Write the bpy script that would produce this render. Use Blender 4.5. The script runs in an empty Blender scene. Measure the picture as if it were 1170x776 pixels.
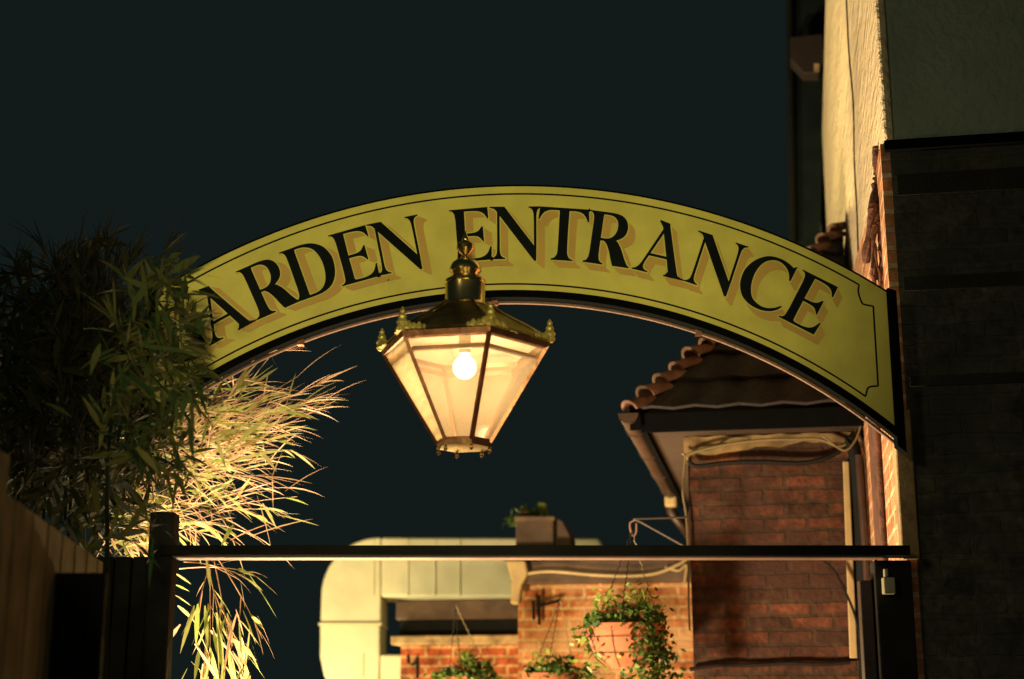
import bpy, bmesh, math, random
from mathutils import Vector, Matrix
random.seed(11)
R = math.radians
scene = bpy.context.scene
col = scene.collection

# ------------------------------------------------------------ camera, world, exposure
F, PITCH = 1700.0, R(14)
EYE = Vector((0, 0, 1.6))
cam_d = bpy.data.cameras.new('camera'); cam = bpy.data.objects.new('camera', cam_d); col.objects.link(cam)
cam.location = EYE; cam.rotation_euler = (R(90) + PITCH, 0, 0)
cam_d.sensor_width = 36; cam_d.lens = F / 1170 * 36; cam_d.clip_end = 500; cam_d.clip_start = 0.05
cam_d.dof.use_dof = True; cam_d.dof.focus_distance = 5.75; cam_d.dof.aperture_fstop = 2.1
scene.camera = cam
w = bpy.data.worlds.new('World'); scene.world = w; w.use_nodes = True
w.node_tree.nodes['Background'].inputs[0].default_value = (0.58, 0.98, 0.96, 1)
w.node_tree.nodes['Background'].inputs[1].default_value = 0.0106
scene.view_settings.view_transform = 'Standard'; scene.view_settings.look = 'None'
scene.view_settings.exposure = 0; scene.view_settings.gamma = 1
try:
    scene.cycles.use_denoising = True
    scene.cycles.max_bounces = 6; scene.cycles.transparent_max_bounces = 16
    scene.cycles.sample_clamp_indirect = 1.5; scene.cycles.sample_clamp_direct = 9
    scene.cycles.caustics_reflective = False; scene.cycles.caustics_refractive = False
except Exception: pass

# ------------------------------------------------------------ where the photograph's points lie
FWD = Vector((0, math.cos(PITCH), math.sin(PITCH))); UP = Vector((0, -math.sin(PITCH), math.cos(PITCH)))
def ray(px, py): return Vector((1, 0, 0)) * ((px - 585) / F) + UP * ((388 - py) / F) + FWD
def at(px, py, Y):
    d = ray(px, py); return EYE + d * (Y / d.y)
# frame of the buildings: corner O, u = right, v = back along the alley
BETA = R(10.26)
O = at(1037, 500, 5.62); O.z = 0
UU = Vector((math.cos(BETA), -math.sin(BETA), 0)); VV = Vector((math.sin(BETA), math.cos(BETA), 0))
def loc(P):
    d = P - O; return Vector((d.dot(UU), d.dot(VV), P.z))
def wor(u, v, z): return O + UU * u + VV * v + Vector((0, 0, z))
def onv(px, py, v):            # point of the plane v = const, in the building frame
    d = ray(px, py); t = (v - (EYE - O).dot(VV)) / d.dot(VV); return loc(EYE + d * t)
def onu(px, py, u):
    d = ray(px, py); t = (u - (EYE - O).dot(UU)) / d.dot(UU); return loc(EYE + d * t)

# ------------------------------------------------------------ lights (lamps of the street and the garden, plus an added wall spot)
def lamp(name, kind, P, power, colr, size=0.1, target=None, angle=None, blend=0.5):
    l = bpy.data.lights.new(name, kind); l.energy = power; l.color = colr
    l.shadow_soft_size = size
    o = bpy.data.objects.new(name, l); col.objects.link(o); o.location = P
    if target is not None:
        o.rotation_euler = (Vector(target) - Vector(P)).to_track_quat('-Z', 'Y').to_euler()
    if kind == 'SPOT': l.spot_size = R(angle); l.spot_blend = blend
    return o
lamp('street_spot', 'SPOT', (-0.05, -0.7, 1.95), 600, (1.0, 0.84, 0.40), 0.12, (-0.25, 5.5, 3.25), 34, 0.8)
lamp('street_lamp', 'POINT', (-3.4, -0.6, 4.2), 130, (1.0, 0.85, 0.45), 0.35)
lamp('right_street_lamp', 'POINT', (2.0, 1.2, 2.9), 16, (1.0, 0.82, 0.50), 0.22)  # second, unseen street lamp, added for highlights on the lantern brass
lamp('bamboo_flood', 'SPOT', (-1.55, 6.25, 0.5), 1700, (1.0, 0.72, 0.43), 0.22, (0.9, 8.0, 4.2), 112, 0.7)
lamp('wall_fill_spot', 'SPOT', (-2.3, 8.6, 0.8), 1500, (1.0, 0.76, 0.36), 0.08, (2.3, 9.6, 5.6), 50, 0.7)  # unseen spot added to brighten the cream side wall
lamp('garden_flood', 'POINT', (-0.9, 9.3, 0.7), 300, (1.0, 0.68, 0.28), 0.12)
lamp('yard_flood', 'POINT', (-2.4, 11.9, 0.5), 600, (1.0, 0.80, 0.42), 0.3)

# ------------------------------------------------------------ helpers
def tag(o, label=None, cat=None, group=None, kind=None):
    if label: o['label'] = label
    if cat: o['category'] = cat
    if group: o['group'] = group
    if kind: o['kind'] = kind
    return o
def empty(name, P=(0, 0, 0), rz=0):
    o = bpy.data.objects.new(name, None); col.objects.link(o); o.location = P; o.rotation_euler.z = rz
    o.empty_display_size = 0.1
    return o
class MB:
    """collects vertices and faces, then links them as one mesh object"""
    def __init__(s): s.v = []; s.f = []; s.mi = []; s.m = 0
    def face(s, pts):
        n = len(s.v); s.v += [tuple(p) for p in pts]; s.f.append(tuple(range(n, n + len(pts)))); s.mi.append(s.m)
    def raw(s, vs, fs):
        n = len(s.v); s.v += [tuple(p) for p in vs]
        for f in fs: s.f.append(tuple(i + n for i in f)); s.mi.append(s.m)
    def box(s, x0, x1, y0, y1, z0, z1):
        s.raw([(x, y, z) for x in (x0, x1) for y in (y0, y1) for z in (z0, z1)],
              [(0, 1, 3, 2), (4, 6, 7, 5), (0, 4, 5, 1), (2, 3, 7, 6), (0, 2, 6, 4), (1, 5, 7, 3)])
    def prism(s, poly, a, b):   # poly = list of 3D points; extruded by vector b-a
        n = len(poly); A = [Vector(p) + Vector(a) for p in poly]; B = [Vector(p) + Vector(b) for p in poly]
        s.raw(A + B, [tuple(range(n))[::-1], tuple(range(n, 2 * n))] + [(i, (i + 1) % n, n + (i + 1) % n, n + i) for i in range(n)])
    def tube(s, pts, r, seg=8, r1=None, caps=True):
        pts = [Vector(p) for p in pts]; n = len(pts); rings = []
        up = Vector((0.13, 0.21, 1)).normalized(); V = []
        for i, p in enumerate(pts):
            t = (pts[min(i + 1, n - 1)] - pts[max(i - 1, 0)])
            if t.length < 1e-9: t = Vector((0, 0, 1))
            t.normalize()
            a = t.cross(up)
            if a.length < 1e-3: a = t.cross(Vector((1, 0, 0)))
            a.normalize(); b = t.cross(a)
            rr = r if not callable(r) else r(i / (n - 1))
            if r1 is not None and not callable(r): rr = r + (r1 - r) * i / (n - 1)
            V += [p + (a * math.cos(2 * math.pi * k / seg) + b * math.sin(2 * math.pi * k / seg)) * rr for k in range(seg)]
        Fc = [(i * seg + k, i * seg + (k + 1) % seg, (i + 1) * seg + (k + 1) % seg, (i + 1) * seg + k) for i in range(n - 1) for k in range(seg)]
        if caps: Fc += [tuple(range(seg))[::-1], tuple(range((n - 1) * seg, n * seg))]
        s.raw(V, Fc)
    def lathe(s, prof, P=(0, 0, 0), seg=32, rot=0):
        V = []; n = len(prof)
        for (r, z) in prof:
            V += [(P[0] + r * math.cos(rot + 2 * math.pi * k / seg), P[1] + r * math.sin(rot + 2 * math.pi * k / seg), P[2] + z) for k in range(seg)]
        s.raw(V, [(i * seg + k, i * seg + (k + 1) % seg, (i + 1) * seg + (k + 1) % seg, (i + 1) * seg + k) for i in range(n - 1) for k in range(seg)]
              + [tuple(range(seg))[::-1], tuple(range((n - 1) * seg, n * seg))])
    def build(s, name, mat, parent=None, smooth=False, bevel=0, world=False):
        me = bpy.data.meshes.new(name); me.from_pydata(s.v, [], s.f); me.update()
        for m in (mat if isinstance(mat, (list, tuple)) else [mat]): me.materials.append(m)
        if any(s.mi):
            for p, i in zip(me.polygons, s.mi): p.material_index = i
        bm = bmesh.new(); bm.from_mesh(me)
        if bevel:
            bmesh.ops.remove_doubles(bm, verts=bm.verts, dist=1e-5)
        if len(bm.faces) < 20000: bmesh.ops.recalc_face_normals(bm, faces=bm.faces)
        bm.to_mesh(me); bm.free()
        if smooth:
            for p in me.polygons: p.use_smooth = True
            if smooth != 'all':
                me.set_sharp_from_angle(angle=R(40))
        o = bpy.data.objects.new(name, me); col.objects.link(o)
        if bevel:
            b = o.modifiers.new('bevel', 'BEVEL'); b.width = bevel; b.segments = 2; b.limit_method = 'ANGLE'
        if parent:
            o.parent = parent
            if world: o.matrix_parent_inverse = (Matrix.Translation(parent.location) @ Matrix.Rotation(parent.rotation_euler.z, 4, 'Z')).inverted()
        return o

def spline(pts, n=5, closed=False):
    pts = [Vector(p) for p in pts]; out = []; m = len(pts)
    for i in range(m if closed else m - 1):
        g = (lambda k: pts[k % m]) if closed else (lambda k: pts[max(0, min(m - 1, k))])
        p0, p1, p2, p3 = g(i - 1), g(i), g(i + 1), g(i + 2)
        for k in range(n):
            t = k / n
            out.append(0.5 * ((2 * p1) + (p2 - p0) * t + (2 * p0 - 5 * p1 + 4 * p2 - p3) * t * t + (3 * p1 - p0 - 3 * p2 + p3) * t ** 3))
    if not closed: out.append(pts[-1])
    return out

# ------------------------------------------------------------ materials
def mat(name, c, rough=0.6, metal=0.0, var=0.15, scale=8.0, bump=0.2, bscale=60.0, c2=None, spec=0.5, dist=0.01, coat=0, aniso=None):
    m = bpy.data.materials.new(name); m.use_nodes = True; nt = m.node_tree; b = nt.nodes['Principled BSDF']
    N = nt.nodes.new; L = nt.links.new
    tc = N('ShaderNodeTexCoord'); nz = N('ShaderNodeTexNoise'); nz.inputs['Scale'].default_value = scale; nz.inputs['Detail'].default_value = 6
    L(tc.outputs['Object'], nz.inputs['Vector'])
    rp = N('ShaderNodeValToRGB'); rp.color_ramp.elements[0].position = 0.3; rp.color_ramp.elements[1].position = 0.72
    ca = tuple(max(0, x * (1 - var)) for x in c); cb = c2 if c2 else tuple(min(1, x * (1 + var)) for x in c)
    rp.color_ramp.elements[0].color = (*ca, 1); rp.color_ramp.elements[1].color = (*cb, 1)
    L(nz.outputs['Fac'], rp.inputs['Fac']); L(rp.outputs['Color'], b.inputs['Base Color'])
    b.inputs['Metallic'].default_value = metal; b.inputs['Roughness'].default_value = rough
    b.inputs['Specular IOR Level'].default_value = spec
    if coat: b.inputs['Coat Weight'].default_value = coat
    if bump:
        n2 = N('ShaderNodeTexNoise'); n2.inputs['Scale'].default_value = bscale; n2.inputs['Detail'].default_value = 5
        if aniso:
            mpn = N('ShaderNodeMapping'); mpn.inputs['Scale'].default_value = aniso; L(tc.outputs['Object'], mpn.inputs['Vector']); L(mpn.outputs[0], n2.inputs['Vector']); L(mpn.outputs[0], nz.inputs['Vector'])
        else: L(tc.outputs['Object'], n2.inputs['Vector'])
        bp = N('ShaderNodeBump'); bp.inputs['Strength'].default_value = bump; bp.inputs['Distance'].default_value = dist
        L(n2.outputs['Fac'], bp.inputs['Height']); L(bp.outputs['Normal'], b.inputs['Normal'])
    return m

def brick_mat(name, c1, c2, mortar, axis='x', var=1.0, wash=0.0, washcol=(0.5, 0.4, 0.3), mw=0.011):
    m = bpy.data.materials.new(name); m.use_nodes = True; nt = m.node_tree; b = nt.nodes['Principled BSDF']
    N = nt.nodes.new; L = nt.links.new
    tc = N('ShaderNodeTexCoord'); sp = N('ShaderNodeSeparateXYZ'); L(tc.outputs['Object'], sp.inputs[0])
    cb = N('ShaderNodeCombineXYZ'); L(sp.outputs['X' if axis == 'x' else 'Y'], cb.inputs['X']); L(sp.outputs['Z'], cb.inputs['Y'])
    wn = N('ShaderNodeTexNoise'); wn.inputs['Scale'].default_value = 9; wn.inputs['Detail'].default_value = 4
    L(tc.outputs['Object'], wn.inputs['Vector'])
    ws = N('ShaderNodeVectorMath'); ws.operation = 'SCALE'; ws.inputs['Scale'].default_value = 0.016 * var; L(wn.outputs['Color'], ws.inputs[0])
    ad = N('ShaderNodeVectorMath'); ad.operation = 'ADD'; L(cb.outputs[0], ad.inputs[0]); L(ws.outputs[0], ad.inputs[1])
    br = N('ShaderNodeTexBrick'); L(ad.outputs[0], br.inputs['Vector'])
    br.inputs['Scale'].default_value = 1; br.inputs['Brick Width'].default_value = 0.225; br.inputs['Row Height'].default_value = 0.075
    br.inputs['Mortar Size'].default_value = mw; br.inputs['Mortar Smooth'].default_value = 0.25; br.inputs['Bias'].default_value = -0.1
    br.inputs['Color1'].default_value = (*c1, 1); br.inputs['Color2'].default_value = (*c2, 1); br.inputs['Mortar'].default_value = (*mortar, 1)
    nz = N('ShaderNodeTexNoise'); nz.inputs['Scale'].default_value = 5; nz.inputs['Detail'].default_value = 8; nz.inputs['Roughness'].default_value = 0.7
    L(tc.outputs['Object'], nz.inputs['Vector'])
    mp = N('ShaderNodeMapRange'); mp.inputs['From Min'].default_value = 0.3; mp.inputs['From Max'].default_value = 0.7
    mp.inputs['To Min'].default_value = 0.35; mp.inputs['To Max'].default_value = 1.5; L(nz.outputs['Fac'], mp.inputs['Value'])
    mx = N('ShaderNodeVectorMath'); mx.operation = 'SCALE'; L(br.outputs['Color'], mx.inputs[0]); L(mp.outputs[0], mx.inputs['Scale'])
    nf = N('ShaderNodeTexNoise'); nf.inputs['Scale'].default_value = 26; nf.inputs['Detail'].default_value = 5; L(tc.outputs['Object'], nf.inputs['Vector'])
    mf = N('ShaderNodeMapRange'); mf.inputs['From Min'].default_value = 0.3; mf.inputs['From Max'].default_value = 0.7
    mf.inputs['To Min'].default_value = 0.6; mf.inputs['To Max'].default_value = 1.35; L(nf.outputs['Fac'], mf.inputs['Value'])
    my = N('ShaderNodeVectorMath'); my.operation = 'SCALE'; L(mx.outputs[0], my.inputs[0]); L(mf.outputs[0], my.inputs['Scale'])
    last = my.outputs[0]
    if wash:
        n3 = N('ShaderNodeTexNoise'); n3.inputs['Scale'].default_value = 3.2; n3.inputs['Detail'].default_value = 7; n3.inputs['Roughness'].default_value = 0.65
        L(tc.outputs['Object'], n3.inputs['Vector'])
        r3 = N('ShaderNodeMapRange'); r3.inputs['From Min'].default_value = 0.42; r3.inputs['From Max'].default_value = 0.62; r3.inputs['To Max'].default_value = wash
        L(n3.outputs['Fac'], r3.inputs['Value'])
        mm = N('ShaderNodeMix'); mm.data_type = 'RGBA'; L(r3.outputs[0], mm.inputs['Factor']); L(last, mm.inputs['A']); mm.inputs['B'].default_value = (*washcol, 1)
        last = mm.outputs['Result']
    L(last, b.inputs['Base Color']); b.inputs['Roughness'].default_value = 0.9; b.inputs['Specular IOR Level'].default_value = 0.2
    n4 = N('ShaderNodeTexNoise'); n4.inputs['Scale'].default_value = 45; n4.inputs['Detail'].default_value = 6; L(tc.outputs['Object'], n4.inputs['Vector'])
    m1 = N('ShaderNodeMath'); m1.operation = 'MULTIPLY_ADD'; L(br.outputs['Fac'], m1.inputs[0]); m1.inputs[1].default_value = -0.9; L(n4.outputs['Fac'], m1.inputs[2])
    bp = N('ShaderNodeBump'); bp.inputs['Strength'].default_value = 0.8; bp.inputs['Distance'].default_value = 0.008
    L(m1.outputs[0], bp.inputs['Height']); L(bp.outputs['Normal'], b.inputs['Normal'])
    return m

def leaf_mat(name, ca, cb, trans=0.5, rough=0.45):
    m = bpy.data.materials.new(name); m.use_nodes = True; nt = m.node_tree; b = nt.nodes['Principled BSDF']
    N = nt.nodes.new; L = nt.links.new; out = nt.nodes['Material Output']
    g = N('ShaderNodeNewGeometry'); rp = N('ShaderNodeValToRGB')
    rp.color_ramp.elements[0].color = (*ca, 1); rp.color_ramp.elements[1].color = (*cb, 1)
    L(g.outputs['Random Per Island'], rp.inputs['Fac']); L(rp.outputs['Color'], b.inputs['Base Color'])
    b.inputs['Roughness'].default_value = rough; b.inputs['Specular IOR Level'].default_value = .25
    tr = N('ShaderNodeBsdfTranslucent'); L(rp.outputs['Color'], tr.inputs['Color'])
    ms = N('ShaderNodeMixShader'); ms.inputs[0].default_value = trans
    L(b.outputs[0], ms.inputs[1]); L(tr.outputs[0], ms.inputs[2]); L(ms.outputs[0], out.inputs['Surface'])
    return m

M = {}
M['board'] = mat('sign_paint', (0.68, 0.62, 0.11), 0.5, var=0.12, scale=9, bump=0.05, bscale=140, dist=0.002)
M['black'] = mat('black_paint', (0.007, 0.008, 0.008), 0.7, var=0.3, bump=0.08, bscale=90, dist=0.003, spec=0.12)
M['letter'] = mat('letter_black', (0.006, 0.009, 0.010), 0.75, var=0.3, bump=0.03, spec=0.08)
M['shade'] = mat('letter_shade', (0.58, 0.37, 0.075), 0.5, var=0.08, bump=0.03)
M['steel_dark'] = mat('black_steel', (0.008, 0.008, 0.008), 0.7, var=0.4, bump=0.15, dist=0.003, spec=0.12)
M['batten'] = mat('pink_batten', (0.20, 0.11, 0.07), 0.6, var=0.35, scale=5, bump=0.3)
M['brass'] = mat('aged_brass', (0.90, 0.64, 0.28), 0.22, metal=1, var=0.25, scale=20, bump=0.12, bscale=40, dist=0.003)
M['brass_dark'] = mat('tarnished_brass', (0.20, 0.14, 0.05), 0.38, metal=1, var=0.5, scale=12, bump=0.3, bscale=70, dist=0.004, c2=(0.42, 0.33, 0.11))
M['gilt'] = mat('gilt_casting', (0.62, 0.52, 0.14), 0.42, metal=0.6, var=0.35, scale=50, bump=0.6, bscale=120, dist=0.006)
M['copper'] = mat('copper_bar', (0.33, 0.15, 0.08), 0.38, metal=0.9, var=0.4, scale=15, bump=0.15)
M['reflector'] = mat('white_enamel', (0.85, 0.74, 0.56), 0.5, var=0.06, bump=0.08)
M['render'] = mat('cream_render', (0.68, 0.57, 0.36), 0.9, var=0.14, scale=2.2, bump=1.0, bscale=26, dist=0.035, spec=0.2, aniso=(1, .16, 1))
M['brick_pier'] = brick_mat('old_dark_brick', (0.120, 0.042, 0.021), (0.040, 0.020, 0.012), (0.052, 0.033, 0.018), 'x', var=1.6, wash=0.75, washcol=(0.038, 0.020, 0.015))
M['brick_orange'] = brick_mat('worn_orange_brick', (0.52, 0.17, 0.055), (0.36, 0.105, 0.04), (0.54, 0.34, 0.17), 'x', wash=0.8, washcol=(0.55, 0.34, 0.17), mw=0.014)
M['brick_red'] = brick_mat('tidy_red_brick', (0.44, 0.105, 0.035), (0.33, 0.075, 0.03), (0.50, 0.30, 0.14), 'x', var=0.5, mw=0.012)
M['brick_side'] = brick_mat('side_brick', (0.55, 0.22, 0.09), (0.42, 0.14, 0.06), (0.62, 0.42, 0.24), 'y', mw=0.013, wash=0.3)
M['brick_black'] = brick_mat('dark_front_brick', (0.085, 0.080, 0.060), (0.050, 0.056, 0.046), (0.075, 0.075, 0.06), 'x', var=2, wash=0.8, washcol=(0.055, 0.062, 0.052))  # dark brick, mottled with a slightly greener grey
M['timber_black'] = mat('black_timber', (0.020, 0.020, 0.018), 0.8, var=0.4, bump=0.4, bscale=25, spec=0.1)
M['front_render'] = mat('cream_render_shaded', (0.28, 0.34, 0.27), 0.9, var=0.2, scale=2.2, bump=0.9, bscale=30, dist=0.02, spec=0.2)  # same cream render, the dim teal light put into its colour
M['plaster'] = mat('yellowed_plaster', (0.36, 0.25, 0.12), 0.9, var=0.55, scale=9, bump=0.7, bscale=30, dist=0.01)
M['tile'] = mat('shaded_clay_tile', (0.009, 0.006, 0.005), 0.75, var=0.45, scale=9, bump=0.5, bscale=30, dist=0.01)  # near black: the shade on the slopes is put into the colour
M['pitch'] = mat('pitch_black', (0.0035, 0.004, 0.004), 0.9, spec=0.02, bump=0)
M['tile_ridge'] = mat('lit_hip_tile_clay', (0.13, 0.065, 0.042), 0.7, var=0.45, scale=14, bump=0.5, bscale=30, dist=0.01, spec=.2)  # same clay, floodlight on the hip put in as a paler colour
M['soffit'] = mat('brown_soffit', (0.030, 0.015, 0.009), 0.7, var=0.2, bump=0.2)
M['gutter'] = mat('brown_gutter', (0.038, 0.019, 0.012), 0.4, var=0.3, bump=0.1)
M['lead'] = mat('brown_fascia', (0.085, 0.052, 0.03), 0.75, var=0.4, scale=6, bump=0.4, bscale=25)
M['duct'] = mat('galvanised_duct', (0.66, 0.63, 0.42), 0.55, var=0.12, scale=3.5, bump=0.15, bscale=6)
M['pipe_cream'] = mat('cream_pipe', (0.40, 0.29, 0.13), 0.5, var=0.2, bump=0.1)
M['cable'] = mat('dark_cable', (0.010, 0.008, 0.007), 0.7, bump=0, spec=.15)
M['cable_olive'] = mat('olive_cable', (0.15, 0.115, 0.045), 0.5, bump=0)
M['vine'] = mat('vine_bark', (0.11, 0.045, 0.025), 0.85, var=0.6, scale=14, bump=0.9, bscale=50, dist=0.01)
M['terracotta'] = mat('terracotta', (0.36, 0.115, 0.045), 0.8, var=0.15, scale=12, bump=0.3, bscale=40)
M['fence'] = mat('fence_wood', (0.22, 0.19, 0.10), 0.8, var=0.4, scale=7, bump=0.4, bscale=30, spec=.15)
M['ground'] = mat('paving', (0.12, 0.11, 0.09), 0.9, var=0.3, scale=3, bump=0.5)
M['planter'] = mat('weathered_planter', (0.11, 0.072, 0.043), 0.85, var=0.3, scale=6, bump=0.5)
M['white_plastic'] = mat('cream_plastic', (0.40, 0.38, 0.22), 0.4, bump=0)
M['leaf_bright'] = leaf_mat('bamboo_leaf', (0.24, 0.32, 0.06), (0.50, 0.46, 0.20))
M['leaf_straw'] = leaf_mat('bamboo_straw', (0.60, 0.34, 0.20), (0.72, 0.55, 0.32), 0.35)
M['leaf_dim'] = leaf_mat('bamboo_leaf_shaded', (0.006, 0.015, 0.007), (0.030, 0.030, 0.011), 0.3, 0.8)  # bamboo in shade, the dimness put into the leaf colour
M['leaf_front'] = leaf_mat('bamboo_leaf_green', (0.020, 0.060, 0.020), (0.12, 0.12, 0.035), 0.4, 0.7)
M['twig'] = mat('bamboo_twig', (0.50, 0.30, 0.17), 0.5, var=0.3, scale=30, bump=0)
M['ivy'] = leaf_mat('ivy_leaf', (0.02, 0.055, 0.012), (0.12, 0.20, 0.035), 0.3)
M['leaf_lime'] = leaf_mat('lime_leaf', (0.16, 0.24, 0.03), (0.36, 0.42, 0.09), 0.4)
M['petal'] = leaf_mat('petal', (0.65, 0.25, 0.22), (0.75, 0.45, 0.35), 0.4)

# bulb and glass
bm_ = bpy.data.materials.new('lit_bulb'); bm_.use_nodes = True; nt = bm_.node_tree
e = nt.nodes.new('ShaderNodeEmission'); e.inputs[0].default_value = (1.0, 0.78, 0.48, 1); e.inputs[1].default_value = 2.6
bt = nt.nodes.new('ShaderNodeBsdfTransparent'); ba = nt.nodes.new('ShaderNodeAddShader')     # thin lit glass envelope round the filament light
nt.links.new(e.outputs[0], ba.inputs[0]); nt.links.new(bt.outputs[0], ba.inputs[1]); nt.links.new(ba.outputs[0], nt.nodes['Material Output'].inputs['Surface']); M['bulb'] = bm_
def glass(name, tint, dirt, dcol, wob=0.0):
    g = bpy.data.materials.new(name); g.use_nodes = True; nt = g.node_tree; N = nt.nodes.new; L = nt.links.new
    nt.nodes.remove(nt.nodes['Principled BSDF'])
    t = N('ShaderNodeBsdfTransparent'); t.inputs[0].default_value = (*tint, 1)
    tr = N('ShaderNodeBsdfTranslucent'); tr.inputs[0].default_value = (*dcol, 1)
    gl = N('ShaderNodeBsdfGlossy'); gl.inputs['Roughness'].default_value = 0.08
    tc = N('ShaderNodeTexCoord'); nz = N('ShaderNodeTexNoise'); nz.inputs['Scale'].default_value = 7; nz.inputs['Detail'].default_value = 5
    L(tc.outputs['Object'], nz.inputs['Vector'])
    mr = N('ShaderNodeMapRange'); mr.inputs['From Min'].default_value = 0.3; mr.inputs['From Max'].default_value = 0.7
    mr.inputs['To Min'].default_value = dirt * 0.75; mr.inputs['To Max'].default_value = dirt * 1.2; L(nz.outputs['Fac'], mr.inputs[0])
    a = N('ShaderNodeMixShader'); L(mr.outputs[0], a.inputs[0]); L(t.outputs[0], a.inputs[1]); L(tr.outputs[0], a.inputs[2])
    c = N('ShaderNodeMixShader'); c.inputs[0].default_value = 0.05; L(a.outputs[0], c.inputs[1]); L(gl.outputs[0], c.inputs[2])
    if wob:
        wv = N('ShaderNodeTexWave'); wv.inputs['Scale'].default_value = 9; wv.inputs['Distortion'].default_value = 6; wv.inputs['Detail'].default_value = 3
        wv.bands_direction = 'Z'; L(tc.outputs['Object'], wv.inputs['Vector'])
        bp = N('ShaderNodeBump'); bp.inputs['Strength'].default_value = wob; bp.inputs['Distance'].default_value = 0.01
        L(wv.outputs['Fac'], bp.inputs['Height']); L(bp.outputs['Normal'], tr.inputs['Normal']); L(bp.outputs['Normal'], gl.inputs['Normal'])
    L(c.outputs[0], nt.nodes['Material Output'].inputs['Surface']); return g
M['glass'] = glass('lantern_glass', (0.96, 0.93, 0.86), 0.22, (1.0, 0.83, 0.58))
M['glass_old'] = glass('seedy_glass', (0.95, 0.93, 0.85), 0.55, (1.0, 0.86, 0.55), 0.5)

# ------------------------------------------------------------ ground
g = MB(); g.face([(-60, -20, 0), (60, -20, 0), (60, 120, 0), (-60, 120, 0)]); tag(g.build('ground', M['ground']), kind='structure')

# ------------------------------------------------------------ buildings (frame u, v, z)
def bframe(name): return empty(name, (O.x, O.y, 0), -BETA)
zJ = onv(1003, 163, -0.03).z                     # underside of the rendered upper storey
nb = bframe('corner_building')
tag(nb, 'tall corner building with cream render above and black painted brick below at the sign\'s end', 'building')
# upper rendered storey : side wall polygon on the plane u = 0
uS = onu(1003, 100, 0).x
far_top = onu(944, -30, -0.02); far_bot = onu(936, 275, -0.02)
m = MB()
e_low = onu(984, 300, 0)
poly = [(0, 0.0, zJ), (0, 0.0, 8.5), (0, far_top.y, 8.5), (0, far_top.y, far_top.z), (0, far_bot.y, far_bot.z), (0, far_bot.y, 2.2), (0, 2.6, 2.2), (0, 2.6, zJ)]
m.prism(poly, (-0.02, 0, 0), (0.3, 0, 0))
m.box(0.3, 4.0, 0.0, 0.3, zJ, 8.5); m.box(-.02, .018, -.047, -.001, zJ, 8.5)
m.build('rendered_wall', M['render'], nb, bevel=0.012)
m = MB()                                        # projecting front skin of the upper storey
m.box(0.019, 4.0, -0.045, -0.002, zJ, 8.5)
m.build('front_render', M['front_render'], nb, bevel=0.015)
m = MB(); m.box(0.004, 4.0, -0.03, 0.30, 0, zJ - 0.003); m.build('front_brickwork', M['brick_black'], nb)
m = MB()
for (ya, yb) in ((196, 220), (314, 330), (428, 440)):
    za = onv(1060, yb, -0.05).z; zb = onv(1060, ya, -0.05).z
    m.box(0.02, 4.0, -0.036, -0.031, za, zb)
m.build('timber_band', mat('dark_timber', (0.030, 0.031, 0.026), 0.9, var=.4, scale=3, bump=.5, spec=.1), nb)  # dark bands, unevenly toned
m = MB(); m.box(-0.02, 4.0, -0.062, -0.031, zJ - 0.045, zJ - 0.004); m.build('jetty_board', M['pitch'], nb)
# brick side below the render
m = MB()
e1 = onu(996, 165, 0); v2_ = max(2.75, e_low.y + .02)
pa = [(0, -0.028, 0), (0, v2_, 0), (0, v2_, e_low.z), (0, e_low.y, e_low.z), (0, max(.2, e1.y), zJ - .006), (0, -0.028, zJ - 0.006)]
m.prism(pa, (-0.035, 0, 0), (0.002, 0, 0))
m.build('side_brickwork', M['brick_side'], nb)
m = MB()                                        # pale quoin board on the corner, from under the sign to the beam
m.box(-0.052, 0.012, -0.05, 0.10, onv(1037, 640, 0).z, onv(1037, 470, 0).z); m.build('corner_board', M['plaster'], nb, bevel=0.006)
# recess line : drawn as a narrow raised dark strip on the side wall
y0, y1 = onu(1008, 540, -0.04).y, onu(1000, 540, -0.04).y
m = MB(); m.box(-0.062, -0.036, y0, y1, 0, onu(1004, 488, -0.04).z + 0.25); m.build('recess_strip', M['vine'], nb, bevel=0.01)
# crack and thin wires on the render
m = MB(); pts = [onu(x, y, -0.024) for x, y in ((967, -5), (970, 60), (975, 120), (976, 180), (979, 240), (981, 300))]
m.tube(spline(pts, 6), 0.005, 5); m.build('wire', M['cable'], nb)

# dark neighbour with the floodlight
dk = bframe('dark_outbuilding'); tag(dk, 'unlit brown building filling the gap left of the tall cream render strip', 'building')
vD = 6.0
P1 = onv(900, -40, vD); P2 = onv(944, -40, vD); P3 = onv(937, 290, vD); P4 = onv(904, 290, vD)
m = MB(); m.prism([(P1.x, vD, P1.z), (P2.x, vD, P2.z), (P3.x, vD, P3.z), (P3.x - .02, vD, 3.1), (P4.x, vD, 3.1)], (0, 0, 0), (0, 1.2, 0))
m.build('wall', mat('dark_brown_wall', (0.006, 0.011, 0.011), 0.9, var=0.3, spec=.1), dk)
m = MB(); pp = [onv(902, -10, vD - .05), onv(905, 280, vD - .05)]; m.tube(pp, 0.03, 8); m.build('downpipe', M['black'], dk, smooth=True)

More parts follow.
